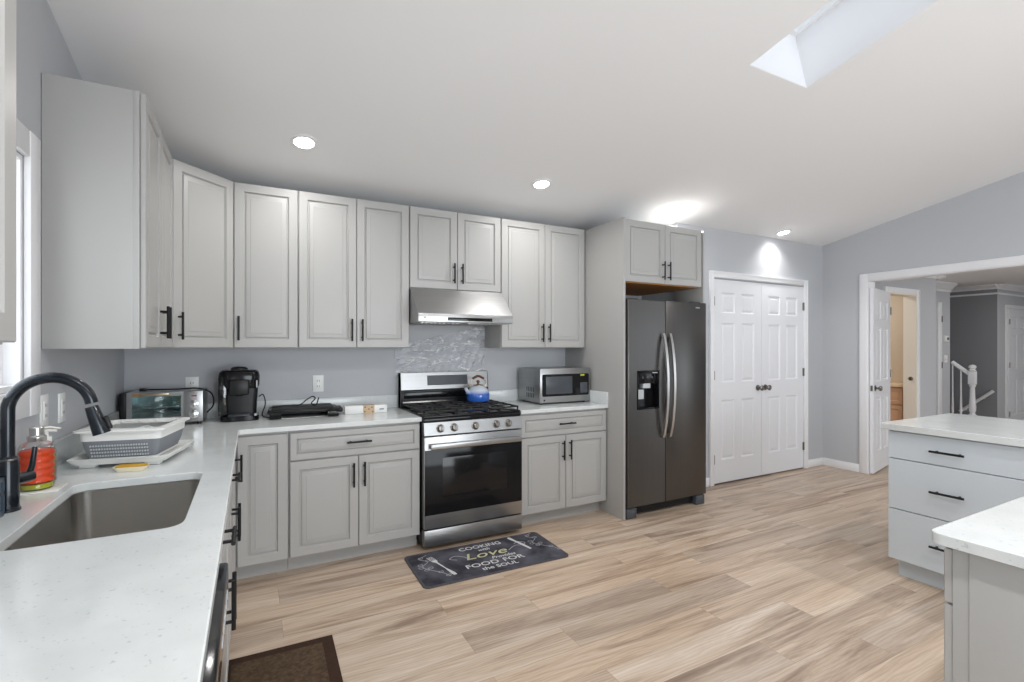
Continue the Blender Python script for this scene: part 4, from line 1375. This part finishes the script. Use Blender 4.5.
bs = MB().add(vs, fs).build('basket', M['gray_rubber'], dk)
MB().box(-0.132, 0.132, -0.180, 0.180, 0.0, 0.011, 0.003).build('base', M['white'], dk)
# drain holes as one pattern on the near side
mb = MB()
for i in range(22):
    for j in range(4):
        z = 0.020 + j * 0.0125
        x = -0.115 + i * 0.0105
        mb.box(x - 0.0028, x + 0.0028, -0.1895 - (z - 0.012) * 0.52 - 0.003, -0.186 - (z - 0.012) * 0.52, z - 0.003, z + 0.003)
mb.build('drain_holes', M['ledlight'], bs)
for i in range(9):
    x = -0.11 + i * 0.0275
    MB().tube([(x, 0.02, 0.010), (x, 0.02, 0.062), (x, 0.03, 0.068)], 0.004, 8).build('prong', M['white'], bs)
mb = MB()
mb.box(-0.120, 0.120, 0.150, 0.172, 0.104, 0.112, 0.002)
for i in range(4):
    mb.box(-0.118 + i * 0.077, -0.112 + i * 0.077, 0.150, 0.188, 0.106, 0.114)
mb.build('utensil_bar', M['white'], dk)
pl = MB().lathe([(0.014, 0), (0.038, 0.003), (0.052, 0.012), (0.050, 0.013), (0.037, 0.005), (0.004, 0.003)], 24).build('saucer', M['white'])
pl.location = (0.315, -1.325, CT + 0.0935)
pl.rotation_euler = (R(78), 0, R(-11))
tag(pl, 'small white saucer leaning inside the dish rack', 'dish')

sr_ = thing('sponge_holder', 'cream scalloped sponge holder with yellow sponge in front of the dish rack', 'sponge holder', (0.300, -1.520, CT + 0.0006), R(-11))
MB().add(*[q for q in ([(x, y, z) for z, s_ in ((0, 0.8), (0.018, 1.0)) for x, y in [(a * s_, b_ * s_) for a, b_ in rrect(-0.058, 0.058, -0.030, 0.030, 0.02, 4)]],
                       [(i, (i + 1) % 20, 20 + (i + 1) % 20, 20 + i) for i in range(20)] + [tuple(range(20))])]).build('dish', M['cream'], sr_)
MB().box(-0.048, 0.048, -0.020, 0.020, 0.003, 0.022, 0.004).build('sponge', M['yellow'], sr_)

# ------------------------------------------------------------------ faucet
fa = thing('faucet', 'matte black gooseneck faucet behind the sink', 'faucet', (0.080, -1.945, CT + 0.0006))
MB().lathe([(0.029, 0), (0.029, 0.006), (0.026, 0.010), (0.0255, 0.14), (0.022, 0.150), (0.022, 0.154), (0.0175, 0.160)], 24).build('body', M['faucet'], fa)
MB().lathe([(0.0235, 0.148), (0.0245, 0.151), (0.0235, 0.154)], 24).build('ring', M['nickel'], fa)
pts = [(0, 0, 0.155), (0, 0, 0.22), (0, 0, 0.292)]
rad = 0.097
for i in range(1, 15):
    a = math.pi - i * math.pi / 15 * 1.02
    pts.append((rad + rad * math.cos(a), 0, 0.292 + rad * math.sin(a)))
MB().tube(bez(pts, 3), 0.0165, 18).build('spout', M['faucet'], fa)
sh_ = MB().tube([(0.192, 0, 0.296), (0.202, 0, 0.262), (0.211, 0, 0.235), (0.218, 0, 0.210)], [0.0172, 0.020, 0.0225, 0.0235], 20).build('spray_head', M['faucet'], fa)
MB().at(0.229, 0, 0.243, ry=R(-18)).box(-0.002, 0.010, -0.010, 0.010, -0.022, 0.022, 0.004).build('spray_button', M['blackplastic'], sh_)
MB().tube([(0.010, 0.018, 0.085), (0.032, 0.064, 0.085)], 0.017, 18).tube([(0.028, 0.056, 0.085), (0.034, 0.068, 0.115), (0.038, 0.076, 0.172)], [0.010, 0.008, 0.0065], 12).build('lever', M['faucet'], fa)

# soap bottles
so = thing('soap_bottle', 'ribbed clear pump bottle of orange red soap behind the sink', 'bottle', (0.0735, -1.700, CT + 0.0042))
so.scale = (1.2, 1.2, 1.03)
prof = [(0.036, 0.004), (0.0385, 0.014)]
for i in range(5):
    z = 0.020 + i * 0.022
    prof += [(0.0365, z), (0.0405, z + 0.006), (0.0405, z + 0.014), (0.0365, z + 0.021)]
inner = [(max(r_ - 0.003, 0.001), z + 0.001) for r_, z in prof if z < 0.126]
bo = MB().lathe([(0.030, 0)] + prof + [(0.038, 0.136), (0.034, 0.148), (0.020, 0.156), (0.016, 0.160)], 32).build('glass', M['amber'], so)
MB().lathe([(0.028, 0.022)] + [q for q in inner if q[1] > 0.022] + [(0.0335, 0.128)], 32).build('soap', M['redsoap'], bo)
MB().lathe([(0.030, 0.003), (0.035, 0.006), (0.0345, 0.020), (0.028, 0.0215)], 32).build('thick_base', M['greensoap'], bo)
pu = MB().lathe([(0.020, 0.156), (0.021, 0.158), (0.021, 0.172), (0.016, 0.176), (0.016, 0.200), (0.013, 0.204)], 24).build('pump', M['handle_steel'], so)
MB().tube([(0, 0, 0.196), (0.025, 0.012, 0.198), (0.046, 0.022, 0.190)], [0.007, 0.006, 0.004], 10).build('nozzle', M['handle_steel'], pu)
s2 = thing('soap_bottle', 'small clear bottle with white pump behind the orange red one', 'bottle', (0.062, -1.575, CT + 0.0003))
bo = MB().lathe([(0.028, 0), (0.030, 0.006), (0.030, 0.115), (0.024, 0.130), (0.014, 0.136)], 24).build('glass', M['amber'], s2)
MB().lathe([(0.026, 0.004), (0.027, 0.10), (0.02, 0.112)], 24).build('soap', M['greensoap'], bo)
MB().lathe([(0.016, 0.136), (0.016, 0.160), (0.008, 0.162), (0.007, 0.178), (0.012, 0.180), (0.012, 0.186)], 20).tube([(0, 0, 0.182), (0.03, 0.0, 0.180)], 0.005, 8).build('pump', M['white'], s2)
tp = MB().box(-0.060, 0.062, -0.055, 0.055, 0, 0.0035, 0.001).build('soap_tray', M['white'])
tp.location = (0.080, -1.705, CT + 0.0003)
tag(tp, 'thin white tray under the orange red soap bottle', 'tray')

# sink caddy
sc = thing('sink_caddy', 'dark slate plastic caddy beside the faucet base', 'caddy', (0.056, -2.085, CT + 0.0006))
mb = MB()
X0, X1, Y0, Y1 = -0.034, 0.034, -0.09, 0.09
mb.box(X0, X1, Y0, Y1, 0, 0.014, 0.003)
for a, b_ in ((0.062, 0.070), (0.098, 0.110)):
    mb.box(X0, X1, Y0, Y0 + 0.005, a, b_).box(X0, X1, Y1 - 0.005, Y1, a, b_).box(X0, X0 + 0.005, Y0, Y1, a, b_).box(X1 - 0.005, X1, Y0, Y1, a, b_)
for i in range(8):
    y = Y0 + 0.002 + i * 0.0245
    for x in (X0, X1 - 0.005):
        mb.box(x, x + 0.005, y, y + 0.006, 0.012, 0.10)
for i in range(4):
    x = X0 + 0.004 + i * 0.018
    for y in (Y0, Y1 - 0.005):
        mb.box(x, x + 0.006, y, y + 0.005, 0.012, 0.10)
mb.build('basket', M['basket'], sc)

# ------------------------------------------------------------------ outlets
def outlet(label, loc, rz, gang=1, horiz=False):
    r_ = thing('wall_outlet', label, 'outlet', loc, rz)
    w = 0.038 * gang + (0.008 if gang > 1 else 0)
    MB().box(-w, w, -0.007, 0, -0.062, 0.062, 0.003).build('plate', M['plate'], r_)
    for gx in ([0] if gang == 1 else [-0.023, 0.023]):
        MB().box(gx - 0.017, gx + 0.017, -0.0095, -0.006, -0.036, 0.036, 0.001).build('receptacle', M['plate'], r_)
        for z in (-0.020, 0.020):
            for x in (-0.007, 0.007):
                MB().box(gx + x - 0.0018, gx + x + 0.0018, -0.0102, -0.009, z - 0.006, z + 0.006).build('slot', M['slot'], r_)
    return r_
outlet('white wall outlet above the griddle', (1.153, 0, 1.124), 0)
outlet('white wall outlet half hidden behind the toaster oven', (0.362, 0, 1.135), 0)
outlet('white outlet plate on the sink wall nearest the window', (0, -1.385, 1.150), R(90), 1)
outlet('white outlet plate on the sink wall farther from the window', (0, -1.185, 1.140), R(90), 1)

# ------------------------------------------------------------------ mats
mt_ = thing('kitchen_mat', 'dark chalkboard style kitchen mat with lettering in front of the stove', 'mat', (2.096, -0.954, 0), R(-1.0))
MB().prism(rrect(-0.500, 0.500, -0.240, 0.240, 0.035), 0.0003, 0.008).build('edge_band', M['mat_edge'], mt_)
MB().prism(rrect(-0.487, 0.487, -0.227, 0.227, 0.028), 0.0078, 0.0096).build('printed_top', M['mat_chalk'], mt_)
ZT = 0.0098
def lettering(body, x, y, size, m, shear=0.0, sx=1.0):
    cu = bpy.data.curves.new('lettering', 'FONT')
    cu.body = body
    cu.size = size
    cu.align_x = 'CENTER'
    cu.align_y = 'CENTER'
    cu.shear = shear
    cu.extrude = 0.0002
    cu.offset = 0.0006
    o = bpy.data.objects.new('lettering', cu)
    COL.objects.link(o)
    bpy.context.view_layer.update()
    me = bpy.data.meshes.new_from_object(o.evaluated_get(bpy.context.evaluated_depsgraph_get()))
    bpy.data.objects.remove(o)
    me.transform(Matrix.Translation((x, y, ZT)) @ Matrix.Diagonal((sx, 1, 1, 1)))
    me.materials.clear()
    me.materials.append(m)
    r_ = bpy.data.objects.new('lettering', me)
    COL.objects.link(r_)
    r_.parent = mt_
    return r_
lettering('COOKING', 0.02, 0.165, 0.066, M['mat_line'], 0, 1.0)
lettering('with', 0.02, 0.108, 0.048, M['mat_line'], 0.3)
lettering('Love', 0.0, 0.035, 0.125, M['mat_gold'], 0.3, 1.25)
lettering('Provides', 0.10, -0.040, 0.050, M['mat_line'], 0.3)
lettering('FOOD', -0.075, -0.100, 0.070, M['mat_line'], 0, 1.15)
lettering('FOR', 0.145, -0.100, 0.070, M['mat_line'], 0, 1.15)
lettering('the SOUL', 0.02, -0.165, 0.056, M['mat_line'], 0, 1.1)
def flat_line(pts, w):
    pts = [Vector((p[0], p[1], 0)) for p in pts]
    vs, fs = [], []
    for k, p in enumerate(pts):
        d = (pts[min(k + 1, len(pts) - 1)] - pts[max(k - 1, 0)]).normalized()
        nn = Vector((-d.y, d.x, 0)) * w
        for z in (ZT - 0.0004, ZT + 0.0002):
            vs += [(p.x + nn.x, p.y + nn.y, z), (p.x - nn.x, p.y - nn.y, z)]
    for k in range(len(pts) - 1):
        a, b_ = k * 4, k * 4 + 4
        fs += [(a + 2, a + 3, b_ + 3, b_ + 2), (a, a + 1, b_ + 1, b_), (a, a + 2, b_ + 2, b_), (a + 1, a + 3, b_ + 3, b_ + 1)]
    return vs, fs
# flourishes around the word
mb = MB()
mb.add(*flat_line(bez([(-0.20, 0.03, 0), (-0.24, 0.06, 0), (-0.20, 0.09, 0), (-0.15, 0.06, 0), (-0.12, 0.0, 0)], 8), 0.003))
mb.build('flourish', M['mat_scroll'], mt_, smooth=False)
mb = MB()
mb.add(*flat_line(bez([(0.17, 0.02, 0), (0.24, 0.07, 0), (0.30, 0.06, 0), (0.33, 0.09, 0), (0.29, 0.12, 0), (0.25, 0.10, 0)], 8), 0.003))
mb.build('flourish', M['mat_scroll'], mt_, smooth=False)
# fork (left) and knife (right)
fk = MB().at(-0.315, -0.005, 0, rz=R(14))
def fpoly(mb, pts):
    mb.prism(pts, ZT - 0.0004, ZT + 0.0003)
fpoly(fk, [(-0.004, -0.05), (0.004, -0.05), (0.006, 0.06), (-0.006, 0.06)])
fpoly(fk, [(-0.010, -0.155), (0.010, -0.155), (0.013, -0.13), (0.005, -0.05), (-0.005, -0.05), (-0.013, -0.13)])
fpoly(fk, [(-0.006, 0.06), (0.006, 0.06), (0.018, 0.085), (0.018, 0.10), (-0.018, 0.10), (-0.018, 0.085)])
for x in (-0.018, -0.007, 0.004, 0.014):
    fpoly(fk, [(x, 0.10), (x + 0.004, 0.10), (x + 0.004, 0.16), (x, 0.16)])
fk.build('fork_print', M['mat_line'], mt_, smooth=False)
kn = MB().at(0.285, 0.115, 0, rz=R(14))
fpoly(kn, [(-0.011, -0.145), (0.006, -0.145), (0.013, -0.06), (0.012, 0.01), (-0.010, 0.01)])
fpoly(kn, [(-0.008, 0.01), (0.008, 0.01), (0.013, 0.085), (0.008, 0.105), (-0.008, 0.105), (-0.013, 0.085)])
kn.build('knife_print', M['mat_line'], mt_, smooth=False)
for sx, cx, cy in ((1, -0.41, 0.0), (-1, 0.40, 0.03)):
    mb = MB()
    mb.add(*flat_line(bez([(cx + 0.05, cy + 0.19, 0), (cx - 0.01, cy + 0.15, 0), (cx + 0.03, cy + 0.09, 0), (cx - 0.02, cy + 0.03, 0), (cx + 0.02, cy - 0.04, 0), (cx + 0.07, cy - 0.10, 0), (cx + 0.10, cy - 0.16, 0)], 8), 0.0022))
    for (a, b_) in ((0.0, 0.16), (0.035, 0.11), (-0.03, 0.06), (0.02, 0.0), (-0.01, -0.02), (0.06, -0.08), (0.09, -0.14), (-0.035, 0.02)):
        lp_ = [(cx + a + 0.020 * math.cos(t * 0.9) * (0.3 + 0.7 * t / 8), cy + b_ + 0.020 * math.sin(t * 0.9) * (0.3 + 0.7 * t / 8), 0) for t in range(9)]
        mb.add(*flat_line(bez(lp_, 3), 0.0019))
    mb.build('vine_print', M['mat_scroll'], mt_, smooth=False)

bm_ = thing('floor_mat', 'brown floor mat with darker border in front of the sink cabinets', 'mat', (0.81, -2.06, 0), R(-1.2))
MB().box(-0.235, 0.235, -0.655, 0.655, 0.0003, 0.008, 0.002).build('border', M['mat_brown_edge'], bm_)
MB().box(-0.185, 0.185, -0.605, 0.605, 0.0078, 0.0105, 0.001).build('pile', M['mat_brown'], bm_)

# ------------------------------------------------------------------ recessed ceiling lights
def can(label, x, y, power=3.5, spread=150):
    r_ = thing('recessed_light', label, 'ceiling light', (x, y, CZ(y)), 0, 'recessed ceiling lights')
    r_.rotation_euler = (-math.atan(0.2), 0, 0)
    MB().lathe([(0.078, 0.002), (0.078, -0.005), (0.058, -0.008), (0.055, 0.000)], 32, cap=False).build('trim_ring', M['trim'], r_)
    MB().lathe([(0.0565, -0.003), (0.040, -0.004), (0.01, -0.0042)], 32).build('lens', M['lightdisc'], r_)
    area('can_lamp', (x, y - 0.003, CZ(y) - 0.016), (x, y - 0.2 * 0, 0), (0.11, 0.11), power, (1.0, 0.985, 0.965), 'DISK', spread)
can('recessed ceiling light above the corner wall cabinets', 0.995, -0.701)
can('recessed ceiling light above the cabinets right of the hood', 2.665, -0.712)
can('recessed ceiling light right above the refrigerator cabinet', 4.155, -0.690, 2.6)
can('recessed ceiling light above the closet doors', 5.739, -0.625, 2.0, 120)
can('unseen recessed light added over the aisle to brighten the room, sink side', 1.35, -3.75, 15.0)  # this and the next two are unseen fixtures added for brightness
can('unseen recessed light added over the aisle to brighten the room, peninsula side', 2.90, -4.30, 15.0)
can('unseen recessed light added over the island to brighten the room', 4.95, -3.70, 15.0)
